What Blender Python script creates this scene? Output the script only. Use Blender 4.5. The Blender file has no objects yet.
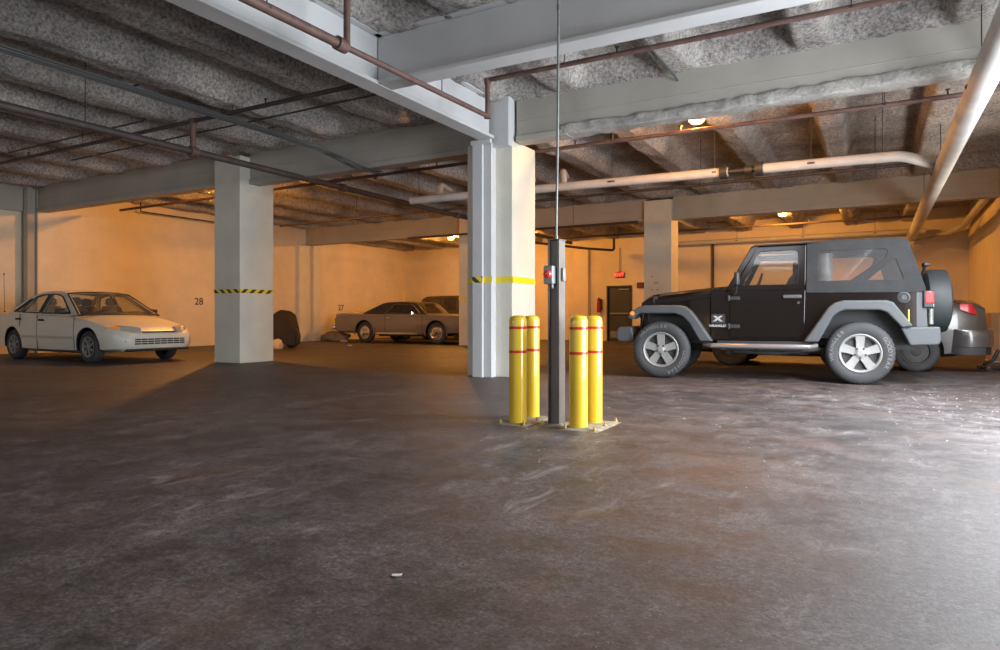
import bpy, bmesh, math, random
from mathutils import Vector, Matrix, noise
from mathutils.geometry import tessellate_polygon
random.seed(7)
PI = math.pi
SC = bpy.context.scene
COL = SC.collection

# ------------------------------------------------------------------ camera, world, light, exposure
cam_d = bpy.data.cameras.new('camera'); cam = bpy.data.objects.new('camera', cam_d); COL.objects.link(cam)
cam_d.sensor_width = 36.0; cam_d.lens = 670 / 1000 * 36.0
cam_d.shift_y = -(325 - 316.5) / 1000
cam_d.clip_end = 200
cam.location = (0, 0, 0.9)
cam.rotation_euler = (PI / 2, 0, math.atan(375 / 670))
SC.camera = cam

SC.view_settings.view_transform = 'Standard'
SC.view_settings.look = 'None'
SC.view_settings.gamma = 1
SC.view_settings.exposure = 0.0
SC.view_settings.use_curve_mapping = False

W = bpy.data.worlds.new('world'); SC.world = W; W.use_nodes = True
bg = W.node_tree.nodes['Background']
bg.inputs[0].default_value = (0.88, 0.93, 1.0, 1); bg.inputs[1].default_value = 1.3

def area(name, loc, rot, sx, sy, power, color):
    l = bpy.data.lights.new(name, 'AREA'); l.shape = 'RECTANGLE'; l.size = sx; l.size_y = sy
    l.energy = power; l.color = color
    o = bpy.data.objects.new(name, l); COL.objects.link(o); o.location = loc; o.rotation_euler = rot
    return o
# daylight through the drive-in opening of the right wall; the lights after it are added fill
area('daylight_gate', (2.75, 6.1, 1.75), (0, PI / 2, 0), 2.9, 5.0, 820, (0.88, 0.94, 1.0))
area('entrance_fill', (1.5, 7.7, 3.3), (0, 0, 0), .5, 1.8, 420, (0.90, 0.94, 1.0))  # added fill from above, brightens the floor at right
area('bay_fill', (2.25, 13.2, 2.3), (0, PI / 2 + .75, 0), .6, 3.0, 75, (1.0, 0.90, 0.80))  # added fill, lifts the ceiling beyond the ragged beam
area('rear_fill', (-7.5, -6.9, 3.15), (PI / 2 - .25, 0, 0), 18, 1.2, 430, (0.92, 0.94, 1.0))  # added soft fill from behind the camera

SODIUM = (1.0, 0.39, 0.06)
LAMP_W = 285

# ------------------------------------------------------------------ materials
MATS = {}
def mat(name, col, rough=.6, metal=0.0, var=0.0, vscale=4.0, bump=0.0, bscale=30.0, spec=.5, coat=0.0, col2=None, detail=4, emit=None, estr=0, dist=.02):
    if name in MATS: return MATS[name]
    m = bpy.data.materials.new(name); m.use_nodes = True
    nt = m.node_tree; b = nt.nodes['Principled BSDF']
    b.inputs['Roughness'].default_value = rough; b.inputs['Metallic'].default_value = metal
    b.inputs['Specular IOR Level'].default_value = spec; b.inputs['Coat Weight'].default_value = coat
    b.inputs['Base Color'].default_value = (*col, 1)
    tc = nt.nodes.new('ShaderNodeTexCoord')
    n = nt.nodes.new('ShaderNodeTexNoise'); n.inputs['Scale'].default_value = vscale; n.inputs['Detail'].default_value = detail
    nt.links.new(tc.outputs['Object'], n.inputs['Vector'])
    r = nt.nodes.new('ShaderNodeValToRGB')
    v = max(var, .03)
    c2 = col2 if col2 else tuple(c * (1 - v) for c in col)
    r.color_ramp.elements[0].position = .35; r.color_ramp.elements[0].color = (*c2, 1)
    r.color_ramp.elements[1].position = .65; r.color_ramp.elements[1].color = (*col, 1)
    nt.links.new(n.outputs['Fac'], r.inputs['Fac']); nt.links.new(r.outputs['Color'], b.inputs['Base Color'])
    if bump:
        n2 = nt.nodes.new('ShaderNodeTexNoise'); n2.inputs['Scale'].default_value = bscale; n2.inputs['Detail'].default_value = 4
        nt.links.new(tc.outputs['Object'], n2.inputs['Vector'])
        bp = nt.nodes.new('ShaderNodeBump'); bp.inputs['Strength'].default_value = bump; bp.inputs['Distance'].default_value = dist
        nt.links.new(n2.outputs['Fac'], bp.inputs['Height']); nt.links.new(bp.outputs['Normal'], b.inputs['Normal'])
    if emit:
        b.inputs['Emission Color'].default_value = (*emit, 1); b.inputs['Emission Strength'].default_value = estr
    MATS[name] = m
    return m

def glass(name, tint, gloss=.12, opacity=.15):
    """thin glazing: mostly clear, with a coloured film and a mirror sheen that grows at grazing angles"""
    if name in MATS: return MATS[name]
    m = bpy.data.materials.new(name); m.use_nodes = True; nt = m.node_tree; nt.nodes.clear()
    out = nt.nodes.new('ShaderNodeOutputMaterial'); tr = nt.nodes.new('ShaderNodeBsdfTransparent'); gl = nt.nodes.new('ShaderNodeBsdfGlossy')
    tr.inputs[0].default_value = (*tint, 1); gl.inputs['Roughness'].default_value = .03
    lw = nt.nodes.new('ShaderNodeLayerWeight'); lw.inputs[0].default_value = .5
    pw = nt.nodes.new('ShaderNodeMath'); pw.operation = 'POWER'; pw.inputs[1].default_value = 4; nt.links.new(lw.outputs['Facing'], pw.inputs[0])
    fr = nt.nodes.new('ShaderNodeMath'); fr.operation = 'MULTIPLY_ADD'; fr.inputs[1].default_value = .8; fr.inputs[2].default_value = .04; nt.links.new(pw.outputs[0], fr.inputs[0])
    mx = nt.nodes.new('ShaderNodeMixShader'); nt.links.new(fr.outputs[0], mx.inputs[0])
    nt.links.new(tr.outputs[0], mx.inputs[1]); nt.links.new(gl.outputs[0], mx.inputs[2])
    df = nt.nodes.new('ShaderNodeBsdfDiffuse'); df.inputs[0].default_value = (.35, .35, .36, 1)
    m2 = nt.nodes.new('ShaderNodeMixShader'); m2.inputs[0].default_value = opacity
    nt.links.new(mx.outputs[0], m2.inputs[1]); nt.links.new(df.outputs[0], m2.inputs[2])
    nt.links.new(m2.outputs[0], out.inputs[0])
    MATS[name] = m; return m

def nodes_of(m): return m.node_tree.nodes, m.node_tree.links, m.node_tree.nodes['Principled BSDF']
def floor_mat():
    m = bpy.data.materials.new('worn_floor'); m.use_nodes = True; N, L, b = nodes_of(m)
    tc = N.new('ShaderNodeTexCoord')
    def nz(scale, detail=6, rough=.6, vec=None, dist=0):
        n = N.new('ShaderNodeTexNoise'); n.inputs['Scale'].default_value = scale; n.inputs['Detail'].default_value = detail
        n.inputs['Roughness'].default_value = rough; n.inputs['Distortion'].default_value = dist
        L.new(vec or tc.outputs['Object'], n.inputs['Vector']); return n
    def ramp(src, p0, c0, p1, c1):
        r = N.new('ShaderNodeValToRGB'); e = r.color_ramp.elements
        e[0].position = p0; e[0].color = (*c0, 1) if len(c0) == 3 else c0; e[1].position = p1; e[1].color = (*c1, 1)
        L.new(src, r.inputs['Fac']); return r
    def mix(fac, a, c, mode='MIX'):
        x = N.new('ShaderNodeMix'); x.data_type = 'RGBA'; x.blend_type = mode
        if isinstance(fac, float): x.inputs[0].default_value = fac
        else: L.new(fac, x.inputs[0])
        L.new(a, x.inputs[6])
        if isinstance(c, tuple): x.inputs[7].default_value = (*c, 1)
        else: L.new(c, x.inputs[7])
        return x.outputs[2]
    big = nz(.45, 5); mid = nz(3.2, 8, .7); fine = nz(70, 6, .75)
    base = ramp(big.outputs['Fac'], .35, (.054, .047, .047), .68, (.106, .097, .098))
    mr = ramp(mid.outputs['Fac'], .36, (.48, .47, .47), .66, (1.4, 1.36, 1.35))
    c = mix(1.0, base.outputs['Color'], mr.outputs['Color'], 'MULTIPLY')
    fr = ramp(fine.outputs['Fac'], .38, (.50, .48, .48), .64, (1.42, 1.42, 1.42))
    c = mix(1.0, c, fr.outputs['Color'], 'MULTIPLY')
    g20 = nz(21, 8, .8); gr = ramp(g20.outputs['Fac'], .38, (.50, .48, .47), .64, (1.45, 1.42, 1.42)); c = mix(1.0, c, gr.outputs['Color'], 'MULTIPLY')
    # dusty light scuffs, stretched along the driving lane
    mp = N.new('ShaderNodeMapping'); mp.inputs['Scale'].default_value = (2.0, .8, 1); mp.inputs['Rotation'].default_value = (0, 0, .35)
    L.new(tc.outputs['Object'], mp.inputs['Vector'])
    sc = nz(3.0, 12, .78, mp.outputs['Vector'], .6)
    sr = ramp(sc.outputs['Fac'], .53, (0, 0, 0), .70, (1, 1, 1))
    patch = nz(.8, 3); pr = ramp(patch.outputs['Fac'], .45, (.05, .05, .05), .65, (.85, .85, .85))
    f = mix(1.0, sr.outputs['Color'], pr.outputs['Color'], 'MULTIPLY')
    c = mix(f, c, (.32, .31, .315))
    # rusty stains and dark oil
    st = nz(1.3, 4); r3 = ramp(st.outputs['Fac'], .56, (0, 0, 0), .70, (.34, .34, .34)); c = mix(r3.outputs['Color'], c, (.14, .070, .042))
    ol = nz(.9, 3, .5, None, 1.0); r4 = ramp(ol.outputs['Fac'], .30, (.75, .75, .75), .40, (0, 0, 0)); c = mix(r4.outputs['Color'], c, (.035, .032, .033))
    # grit
    vo = N.new('ShaderNodeTexVoronoi'); vo.inputs['Scale'].default_value = 22; L.new(tc.outputs['Object'], vo.inputs['Vector'])
    r5 = ramp(vo.outputs['Distance'], .035, (.8, .8, .8), .06, (0, 0, 0)); g2 = nz(2.1, 3); r6 = ramp(g2.outputs['Fac'], .42, (0, 0, 0), .60, (1, 1, 1))
    f2 = mix(1.0, r5.outputs['Color'], r6.outputs['Color'], 'MULTIPLY'); c = mix(f2, c, (.42, .40, .38))
    L.new(c, b.inputs['Base Color'])
    rr = ramp(mid.outputs['Fac'], .3, (.46, .46, .46), .7, (.68, .68, .68)); L.new(rr.outputs['Color'], b.inputs['Roughness'])
    b.inputs['Specular IOR Level'].default_value = .55
    bp = N.new('ShaderNodeBump'); bp.inputs['Strength'].default_value = .35; bp.inputs['Distance'].default_value = .006
    L.new(fine.outputs['Fac'], bp.inputs['Height'])
    bp2 = N.new('ShaderNodeBump'); bp2.inputs['Strength'].default_value = .08; bp2.inputs['Distance'].default_value = .02
    L.new(mid.outputs['Fac'], bp2.inputs['Height']); L.new(bp.outputs['Normal'], bp2.inputs['Normal']); L.new(bp2.outputs['Normal'], b.inputs['Normal'])
    return m
def wall_mat(axis):
    """cream paint over concrete block; axis = which object axis runs along the wall"""
    m = bpy.data.materials.new('painted_block'); m.use_nodes = True; N, L, b = nodes_of(m)
    tc = N.new('ShaderNodeTexCoord'); sp = N.new('ShaderNodeSeparateXYZ'); cb = N.new('ShaderNodeCombineXYZ')
    L.new(tc.outputs['Object'], sp.inputs[0]); L.new(sp.outputs[axis], cb.inputs[0]); L.new(sp.outputs[2], cb.inputs[1])
    br = N.new('ShaderNodeTexBrick'); br.inputs['Scale'].default_value = 1; br.inputs['Brick Width'].default_value = .4; br.inputs['Row Height'].default_value = .2
    br.inputs['Mortar Size'].default_value = .008; br.inputs['Mortar Smooth'].default_value = .6
    br.inputs['Color1'].default_value = (1, 1, 1, 1); br.inputs['Color2'].default_value = (.985, .985, .985, 1); br.inputs['Mortar'].default_value = (.965, .965, .965, 1)
    L.new(cb.outputs[0], br.inputs['Vector'])
    n = N.new('ShaderNodeTexNoise'); n.inputs['Scale'].default_value = 1.2; n.inputs['Detail'].default_value = 8; n.inputs['Roughness'].default_value = .65; L.new(tc.outputs['Object'], n.inputs['Vector'])
    r = N.new('ShaderNodeValToRGB'); r.color_ramp.elements[0].position = .3; r.color_ramp.elements[0].color = (.66, .585, .45, 1)
    r.color_ramp.elements[1].position = .6; r.color_ramp.elements[1].color = (.77, .67, .51, 1); L.new(n.outputs['Fac'], r.inputs['Fac'])
    x = N.new('ShaderNodeMix'); x.data_type = 'RGBA'; x.blend_type = 'MULTIPLY'; x.inputs[0].default_value = 1
    L.new(r.outputs['Color'], x.inputs[6]); L.new(br.outputs['Color'], x.inputs[7])
    L.new(x.outputs[2], b.inputs['Base Color']); b.inputs['Roughness'].default_value = .75
    n2 = N.new('ShaderNodeTexNoise'); n2.inputs['Scale'].default_value = 22; n2.inputs['Detail'].default_value = 4; L.new(tc.outputs['Object'], n2.inputs['Vector'])
    b1 = N.new('ShaderNodeBump'); b1.inputs['Strength'].default_value = .25; b1.inputs['Distance'].default_value = .01; L.new(n2.outputs['Fac'], b1.inputs['Height'])
    b2 = N.new('ShaderNodeBump'); b2.inputs['Strength'].default_value = .25; b2.inputs['Distance'].default_value = .008; b2.invert = True
    L.new(br.outputs['Fac'], b2.inputs['Height']); L.new(b1.outputs['Normal'], b2.inputs['Normal']); L.new(b2.outputs['Normal'], b.inputs['Normal'])
    return m
def spray_mat(name, light, dark):
    """sprayed fireproofing: shaggy grey-white fibre with dark sooty specks"""
    m = bpy.data.materials.new(name); m.use_nodes = True; N, L, b = nodes_of(m)
    tc = N.new('ShaderNodeTexCoord')
    n = N.new('ShaderNodeTexNoise'); n.inputs['Scale'].default_value = 24; n.inputs['Detail'].default_value = 7; n.inputs['Roughness'].default_value = .75; L.new(tc.outputs['Object'], n.inputs['Vector'])
    r = N.new('ShaderNodeValToRGB'); e = r.color_ramp.elements
    e[0].position = .36; e[0].color = (*dark, 1); e[1].position = .60; e[1].color = (*light, 1); L.new(n.outputs['Fac'], r.inputs['Fac'])
    n3 = N.new('ShaderNodeTexNoise'); n3.inputs['Scale'].default_value = .9; n3.inputs['Detail'].default_value = 4; L.new(tc.outputs['Object'], n3.inputs['Vector'])
    r3 = N.new('ShaderNodeValToRGB'); r3.color_ramp.elements[0].position = .35; r3.color_ramp.elements[0].color = (.62, .60, .60, 1)
    r3.color_ramp.elements[1].position = .65; r3.color_ramp.elements[1].color = (1.1, 1.08, 1.05, 1); L.new(n3.outputs['Fac'], r3.inputs['Fac'])
    x = N.new('ShaderNodeMix'); x.data_type = 'RGBA'; x.blend_type = 'MULTIPLY'; x.inputs[0].default_value = 1
    L.new(r.outputs['Color'], x.inputs[6]); L.new(r3.outputs['Color'], x.inputs[7]); L.new(x.outputs[2], b.inputs['Base Color'])
    b.inputs['Roughness'].default_value = .95; b.inputs['Specular IOR Level'].default_value = .1
    bp = N.new('ShaderNodeBump'); bp.inputs['Strength'].default_value = 1.0; bp.inputs['Distance'].default_value = .05
    L.new(n.outputs['Fac'], bp.inputs['Height']); L.new(bp.outputs['Normal'], b.inputs['Normal'])
    return m
def hazard_mat():
    m = bpy.data.materials.new('hazard_tape'); m.use_nodes = True; N, L, b = nodes_of(m)
    tc = N.new('ShaderNodeTexCoord'); sp = N.new('ShaderNodeSeparateXYZ'); L.new(tc.outputs['Object'], sp.inputs[0])
    def mth(op, a, c=None):
        q = N.new('ShaderNodeMath'); q.operation = op
        for i, v in enumerate((a, c)):
            if v is None: continue
            if isinstance(v, (int, float)): q.inputs[i].default_value = v
            else: L.new(v, q.inputs[i])
        return q.outputs[0]
    s = mth('ADD', mth('SUBTRACT', sp.outputs[0], sp.outputs[1]), mth('MULTIPLY', sp.outputs[2], 1.2))
    t = mth('FRACT', mth('DIVIDE', s, .20))
    g = mth('GREATER_THAN', t, .52)
    x = N.new('ShaderNodeMix'); x.data_type = 'RGBA'; L.new(g, x.inputs[0]); x.inputs[6].default_value = (.85, .62, .02, 1); x.inputs[7].default_value = (.03, .03, .03, 1)
    L.new(x.outputs[2], b.inputs['Base Color']); b.inputs['Roughness'].default_value = .4
    return m

M_floor = floor_mat(); M_wx = wall_mat(0); M_wy = wall_mat(1)
M_spray = spray_mat('sprayed_ceiling', (.78, .75, .72), (.24, .215, .21))
M_spray2 = spray_mat('sprayed_edge', (.64, .63, .60), (.44, .43, .41))
M_steel = mat('white_steel_paint', (.58, .59, .60), .5, var=.10, vscale=1.5, bump=.12, bscale=12)
M_beam = mat('grey_green_beam', (.42, .40, .355), .6, var=.14, vscale=1.3, bump=.2, bscale=18)
M_col = mat('column_paint', (.68, .665, .58), .6, var=.12, vscale=1.8, bump=.2, bscale=14)
M_pipe = mat('rusty_pipe', (.15, .085, .07), .6, var=.35, vscale=9)
M_black_pipe = mat('dark_pipe', (.075, .055, .05), .6, var=.3, vscale=8)
M_white_pipe = mat('white_jacket_pipe', (.56, .545, .52), .55, var=.15, vscale=3)
M_cable = mat('grey_cable', (.075, .08, .08), .5)
M_galv = mat('galvanised', (.22, .235, .22), .5, metal=.6, var=.2, vscale=12)
M_yellow = mat('safety_yellow', (.80, .54, .03), .28, var=.05, vscale=5, coat=.7)
M_redtape = mat('red_tape', (.62, .03, .02), .3, var=.1)
M_post = mat('taupe_post', (.20, .175, .155), .5, var=.15, vscale=6)
M_hazard = hazard_mat()
M_tape = mat('yellow_tape', (.85, .66, .02), .4)
M_dirty = mat('dirty_plate', (.36, .31, .23), .8, var=.5, vscale=14, bump=.5, bscale=30)
M_rubber = mat('tyre_rubber', (.045, .046, .048), .75, var=.2, vscale=6, bump=.2, bscale=60)
M_alloy = mat('alloy', (.29, .285, .275), .55, metal=.4, var=.08)
M_chrome = mat('chrome', (.75, .73, .70), .15, metal=1.0)
M_black = mat('black_plastic', (.022, .022, .024), .5)
M_darkm = mat('dark_metal', (.06, .058, .056), .55, metal=.3, var=.3, vscale=10)
M_flare = mat('flare_plastic', (.066, .070, .075), .5, var=.08, bump=.15, bscale=80)
M_jpaint = mat('black_car_paint', (.007, .005, .005), .12, spec=.5, coat=.08)
M_canvas = mat('soft_top_canvas', (.020, .021, .023), .85, var=.25, vscale=5, bump=.35, bscale=7, dist=.04)
M_seat = mat('grey_upholstery', (.13, .12, .11), .85, var=.2)
M_amber = mat('amber_lens', (.85, .25, .02), .2, emit=(1, .3, .03), estr=.15)
M_redlens = mat('red_lens', (.45, .012, .015), .32, coat=.2)
M_clear = mat('lamp_lens', (.36, .37, .36), .15, coat=1.0)
M_white_print = mat('white_print', (.17, .17, .17), .6)
G_side = glass('side_glass', (.93, .94, .92), opacity=.02)
G_dark = glass('dark_side_glass', (.38, .36, .33), opacity=.10)
G_vinyl = glass('clear_vinyl', (.92, .90, .88), opacity=.07)

# ------------------------------------------------------------------ mesh helpers
class MB:
    def __init__(s): s.bm = bmesh.new()
    def faces(s, pts, fcs):
        vs = [s.bm.verts.new(p) for p in pts]
        for f in fcs:
            try: s.bm.faces.new([vs[i] for i in f])
            except ValueError: pass
        return s
    def box(s, x0, x1, y0, y1, z0, z1, rot=None, piv=None):
        p = [(x, y, z) for z in (z0, z1) for y in (y0, y1) for x in (x0, x1)]
        if rot:
            piv = Vector(piv or ((x0 + x1) / 2, (y0 + y1) / 2, (z0 + z1) / 2)); p = [piv + rot @ (Vector(q) - piv) for q in p]
        return s.faces(p, [(0, 2, 3, 1), (4, 5, 7, 6), (0, 1, 5, 4), (2, 6, 7, 3), (0, 4, 6, 2), (1, 3, 7, 5)])
    def tube(s, path, r, seg=10, cap=True):
        path = [Vector(p) for p in path]; rings = []
        rr = r if isinstance(r, (list, tuple)) else [r] * len(path)
        up = None
        for i, p in enumerate(path):
            a = path[max(i - 1, 0)]; b = path[min(i + 1, len(path) - 1)]; t = (b - a).normalized()
            if up is None:
                up = Vector((0, 0, 1)) if abs(t.z) < .9 else Vector((1, 0, 0))
            n = (up - t * up.dot(t)).normalized(); up = n; bt = t.cross(n)
            rings.append([p + (n * math.cos(2 * PI * k / seg) + bt * math.sin(2 * PI * k / seg)) * rr[i] for k in range(seg)])
        return s.loft(rings, cap)
    def loft(s, rings, cap=True, closed=True):
        n = len(rings[0]); V = [[s.bm.verts.new(p) for p in r] for r in rings]
        for i in range(len(V) - 1):
            for k in range(n if closed else n - 1):
                k2 = (k + 1) % n
                try: s.bm.faces.new((V[i][k], V[i][k2], V[i + 1][k2], V[i + 1][k]))
                except ValueError: pass
        if cap:
            for r in (V[0][::-1], V[-1]):
                try: s.bm.faces.new(r)
                except ValueError: pass
        return s
    def lathe(s, prof, seg=40, axis='z', at=(0, 0, 0), fn=None):
        """prof: (radius, height) pairs, closed surface if it starts and ends on the axis"""
        at = Vector(at); rings = []
        for (r, h) in prof:
            ring = []
            for k in range(seg):
                a = 2 * PI * k / seg; rr = fn(r, h, k) if fn else r
                c, d = rr * math.cos(a), rr * math.sin(a)
                v = {'z': (c, d, h), 'y': (d, h, c), 'x': (h, c, d)}[axis]
                ring.append(at + Vector(v))
            rings.append(ring)
        return s.loft(rings, cap=True)
    def plate(s, outer, holes, f0, f1):
        """flat outline with holes turned into a plate between mappings f0 and f1 of (a, b)"""
        loops = [outer] + list(holes)
        flat = [p for l in loops for p in l]
        tris = tessellate_polygon([[Vector((p[0], p[1], 0)) for p in l] for l in loops])
        A = [s.bm.verts.new(f0(*p)) for p in flat]; B = [s.bm.verts.new(f1(*p)) for p in flat]
        for t in tris:
            try:
                s.bm.faces.new([A[i] for i in t]); s.bm.faces.new([B[i] for i in reversed(t)])
            except ValueError: pass
        o = 0
        for l in loops:
            n = len(l)
            for k in range(n):
                i, j = o + k, o + (k + 1) % n
                try: s.bm.faces.new((A[i], A[j], B[j], B[i]))
                except ValueError: pass
            o += n
        return s
    def text(s, body, size, M, ext=.001, align='CENTER', warp=None, bold=0):
        cu = bpy.data.curves.new('t', 'FONT'); cu.body = body; cu.size = size; cu.extrude = ext; cu.align_x = align; cu.align_y = 'CENTER'; cu.offset = bold
        ob = bpy.data.objects.new('t', cu); COL.objects.link(ob)
        dg = bpy.context.evaluated_depsgraph_get(); me = bpy.data.meshes.new_from_object(ob.evaluated_get(dg))
        vs = [s.bm.verts.new(M @ (warp(v.co) if warp else v.co)) for v in me.vertices]
        for p in me.polygons:
            try: s.bm.faces.new([vs[i] for i in p.vertices])
            except ValueError: pass
        bpy.data.objects.remove(ob); bpy.data.meshes.remove(me); bpy.data.curves.remove(cu)
        return s
    def build(s, name, m, parent=None, smooth=35, bevel=0, seg=2, sub=0):
        bm = s.bm
        bmesh.ops.remove_doubles(bm, verts=bm.verts, dist=1e-5)
        if not smooth: bmesh.ops.dissolve_limit(bm, angle_limit=.01, verts=bm.verts, edges=bm.edges)
        bmesh.ops.recalc_face_normals(bm, faces=bm.faces)
        if smooth:
            for f in bm.faces: f.smooth = True
            for e in bm.edges:
                if len(e.link_faces) == 2 and e.calc_face_angle(0) > math.radians(smooth): e.smooth = False
        me = bpy.data.meshes.new(name); bm.to_mesh(me); bm.free()
        o = bpy.data.objects.new(name, me); COL.objects.link(o)
        me.materials.append(m)
        if parent: o.parent = parent
        if bevel:
            b = o.modifiers.new('bevel', 'BEVEL'); b.width = bevel; b.segments = seg; b.limit_method = 'ANGLE'; b.angle_limit = .6; b.harden_normals = False
        if sub:
            q = o.modifiers.new('sub', 'SUBSURF'); q.levels = sub; q.render_levels = sub
        return o

def thing(name, label, cat, loc=(0, 0, 0), rz=0, group=None):
    o = bpy.data.objects.new(name, None); COL.objects.link(o); o.location = loc; o.rotation_euler = (0, 0, rz); o.empty_display_size = .1
    return tag(o, label, cat, group)
def tag(o, label, cat, group=None):
    o['label'] = label; o['category'] = cat
    if group: o['group'] = group
    return o
def struct(o): o['kind'] = 'structure'; return o
def dup_tree(o, parent=None):
    c = o.copy(); COL.objects.link(c)
    if parent: c.parent = parent
    for ch in list(o.children): dup_tree(ch, c)
    return c
def seated(o, x, y, z=0):
    """move a mesh's origin to (x, y, z)"""
    o.data.transform(Matrix.Translation((-x, -y, -z))); o.location = (x, y, z); return o
def cut(o, cutters):
    """boolean-cut mesh builders out of object o and bake the result"""
    for mb, m in cutters:
        c = mb.build('cutter', m, smooth=0)
        md = o.modifiers.new('cut', 'BOOLEAN'); md.object = c; md.operation = 'DIFFERENCE'; md.solver = 'EXACT'; md.material_mode = 'TRANSFER'
        bpy.context.view_layer.update()
        me = bpy.data.meshes.new_from_object(o.evaluated_get(bpy.context.evaluated_depsgraph_get()))
        o.modifiers.clear(); o.data = me; bpy.data.objects.remove(c)

# ------------------------------------------------------------------ setting
XL, XL2, XR, YB, YS, ZC = -18.0, -18.3, 2.36, 23.6, -7.0, 4.45
struct(MB().box(XL2 - .3, XR + 7, YS - 3, YB + .3, -.2, 0).build('floor', M_floor, smooth=0))
struct(MB().box(XL - .3, XL, 8.85, YB + .3, 0, ZC + .1).build('wall_left', M_wy, smooth=0))
struct(MB().box(XL2 - .3, XL2, YS, 9.6, 0, ZC + .1).build('wall_left_recess', M_wy, smooth=0))
DX0, DX1, DZ = -8.67, -7.71, 2.03
struct(MB().box(XL, DX0, YB, YB + .3, 0, ZC + .1).box(DX0, DX1, YB, YB + .3, DZ, ZC + .1).box(DX1, XR + .3, YB, YB + .3, 0, ZC + .1).build('wall_back', M_wx, smooth=0))
struct(MB().box(XR, XR + .3, 9.3, YB, 0, ZC + .1).box(XR, XR + .3, 3.3, 9.3, 3.35, ZC + .1).box(XR, XR + .3, YS, 3.3, 0, ZC + .1).build('wall_right', M_wy, smooth=0))

RIBS = [.9 - 1.55 * i for i in range(14)]
def ceil_z(x, y):
    d = min(abs(x - r - .03 * noise.noise((r * 3, y * .5, 0))) for r in RIBS)
    t = max(0, min(1, (.30 - d) / .14)); t = t * t * (3 - 2 * t)
    z = ZC - .05 - .36 * t
    q = min(abs(y - (8.85 if x > -5 else 9.05)), abs(y - 17.85), abs(y - 6.0) if x > -5 else 9)
    if abs(x + 4.975) < .5 and y < 8.9: q = min(q, abs(x + 4.975))
    if q < .45:
        k = max(0, min(1, (.45 - q) / .30)); k = k * k * (3 - 2 * k)
        z = z * (1 - k) + 4.085 * k
    z -= .27 * max(0, min(1, (y - 18.1) / .4))
    z -= .030 * (noise.noise((x * 2.3, y * 1.6, 3)) + .3) + .026 * noise.noise((x * 8, y * 6, 1)) + .015 * noise.noise((x * 19, y * 15, 5))
    return z
NX, NY = 440, 330
pts = []; xs = [XL2 + (XR + .1 - XL2) * i / NX for i in range(NX + 1)]; ys = [YS + (YB + .1 - YS) * j / NY for j in range(NY + 1)]
for y in ys:
    for x in xs: pts.append((x, y, ceil_z(x, y)))
cf = [(j * (NX + 1) + i, (j + 1) * (NX + 1) + i, (j + 1) * (NX + 1) + i + 1, j * (NX + 1) + i + 1) for j in range(NY) for i in range(NX)]
me = bpy.data.meshes.new('ceiling'); n0 = len(pts)
q = [(XL2 - .3, YS, 4.6), (XR + .3, YS, 4.6), (XR + .3, YB + .3, 4.6), (XL2 - .3, YB + .3, 4.6)]
me.from_pydata(pts + q, [], cf + [(n0, n0 + 1, n0 + 2, n0 + 3)])
for p in me.polygons: p.use_smooth = True
me.materials.append(M_spray); co = bpy.data.objects.new('ceiling', me); COL.objects.link(co); struct(co)

struct(MB().box(XL2 - .3, XR + .3, YS - .3, YS, 0, ZC + .1).build('wall_front', M_wx, smooth=0))
# added pane and bars behind the rear fill, added backs for the other two
w1 = struct(MB().box(-16.5, 1.5, YS, YS + .03, 2.5, 3.8).build('rear_fill_pane', mat('pale_fill_pane', (.75, .78, .80), .4), smooth=0))
for k in range(10): MB().box(-16.5 + 1.98 * k - .03, -16.5 + 1.98 * k + .03, YS, YS + .05, 2.5, 3.8).build('rear_fill_bar', M_black, w1, smooth=0)
struct(MB().box(1.2, 1.8, 6.75, 8.65, 3.31, 3.37).box(1.48, 1.52, 7.68, 7.72, 3.37, 4.45).build('fill_housing_1', M_black, smooth=0))  # unseen housing made up for the entrance fill
struct(MB().box(2.31, XR, 11.7, 14.7, 2.0, 2.6).build('fill_housing_2', M_black, smooth=0))  # unseen backing made up for the bay fill
# door with frame in the back wall
M_door = mat('dark_door', (.028, .032, .025), .45, var=.2)
door = struct(MB().box(DX0 + .05, DX1 - .05, YB + .05, YB + .10, 0, DZ - .05).build('door_1', M_door, smooth=0, bevel=.004))
MB().box(DX0, DX0 + .05, YB - .03, YB + .14, 0, DZ).box(DX1 - .05, DX1, YB - .03, YB + .14, 0, DZ).box(DX0, DX1, YB - .03, YB + .14, DZ - .05, DZ).build('door_frame', M_black, door, smooth=0, bevel=.004)
MB().box(DX0 + .12, DX1 - .12, YB - .02, YB + .05, .98, 1.04).build('push_bar', M_galv, door, bevel=.01)
MB().box(DX0 + .45, DX1 - .1, YB - .01, YB + .05, 1.86, 1.92).build('door_closer', M_galv, door, bevel=.008)
MB().box(DX0 + .12, DX1 - .12, YB + .04, YB + .052, .12, .36).build('kick_plate', M_galv, door, smooth=0)

# steel / encased beams
def ibeam(name, label, axis, c, a0, a1, z0=3.5, z1=4.14, fw=.26, m=None, grp=None, spray=None):
    m = m or M_beam
    b = MB(); h = fw / 2
    def bx(u0, u1, v0, v1, w0, w1):
        if axis == 'x': b.box(u0, u1, v0, v1, w0, w1)
        else: b.box(v0, v1, u0, u1, w0, w1)
    bx(a0, a1, c - h, c + h, z0, z0 + .045); bx(a0, a1, c - h, c + h, z1 - .05, z1); bx(a0, a1, c - .035, c + .035, z0 + .045, z1 - .05)
    o = b.build(name, m, None, smooth=0, bevel=.006, seg=1)
    mid = (a0 + a1) / 2
    seated(o, *((mid, c, z0) if axis == 'x' else (c, mid, z0)))
    return tag(o, label, 'beam', grp)
ibeam('steel_beam', 'white painted steel beam running overhead from top left to the middle column', 'y', -4.975, YS, 8.5, 3.5, 4.12, .25, M_steel)
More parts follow.
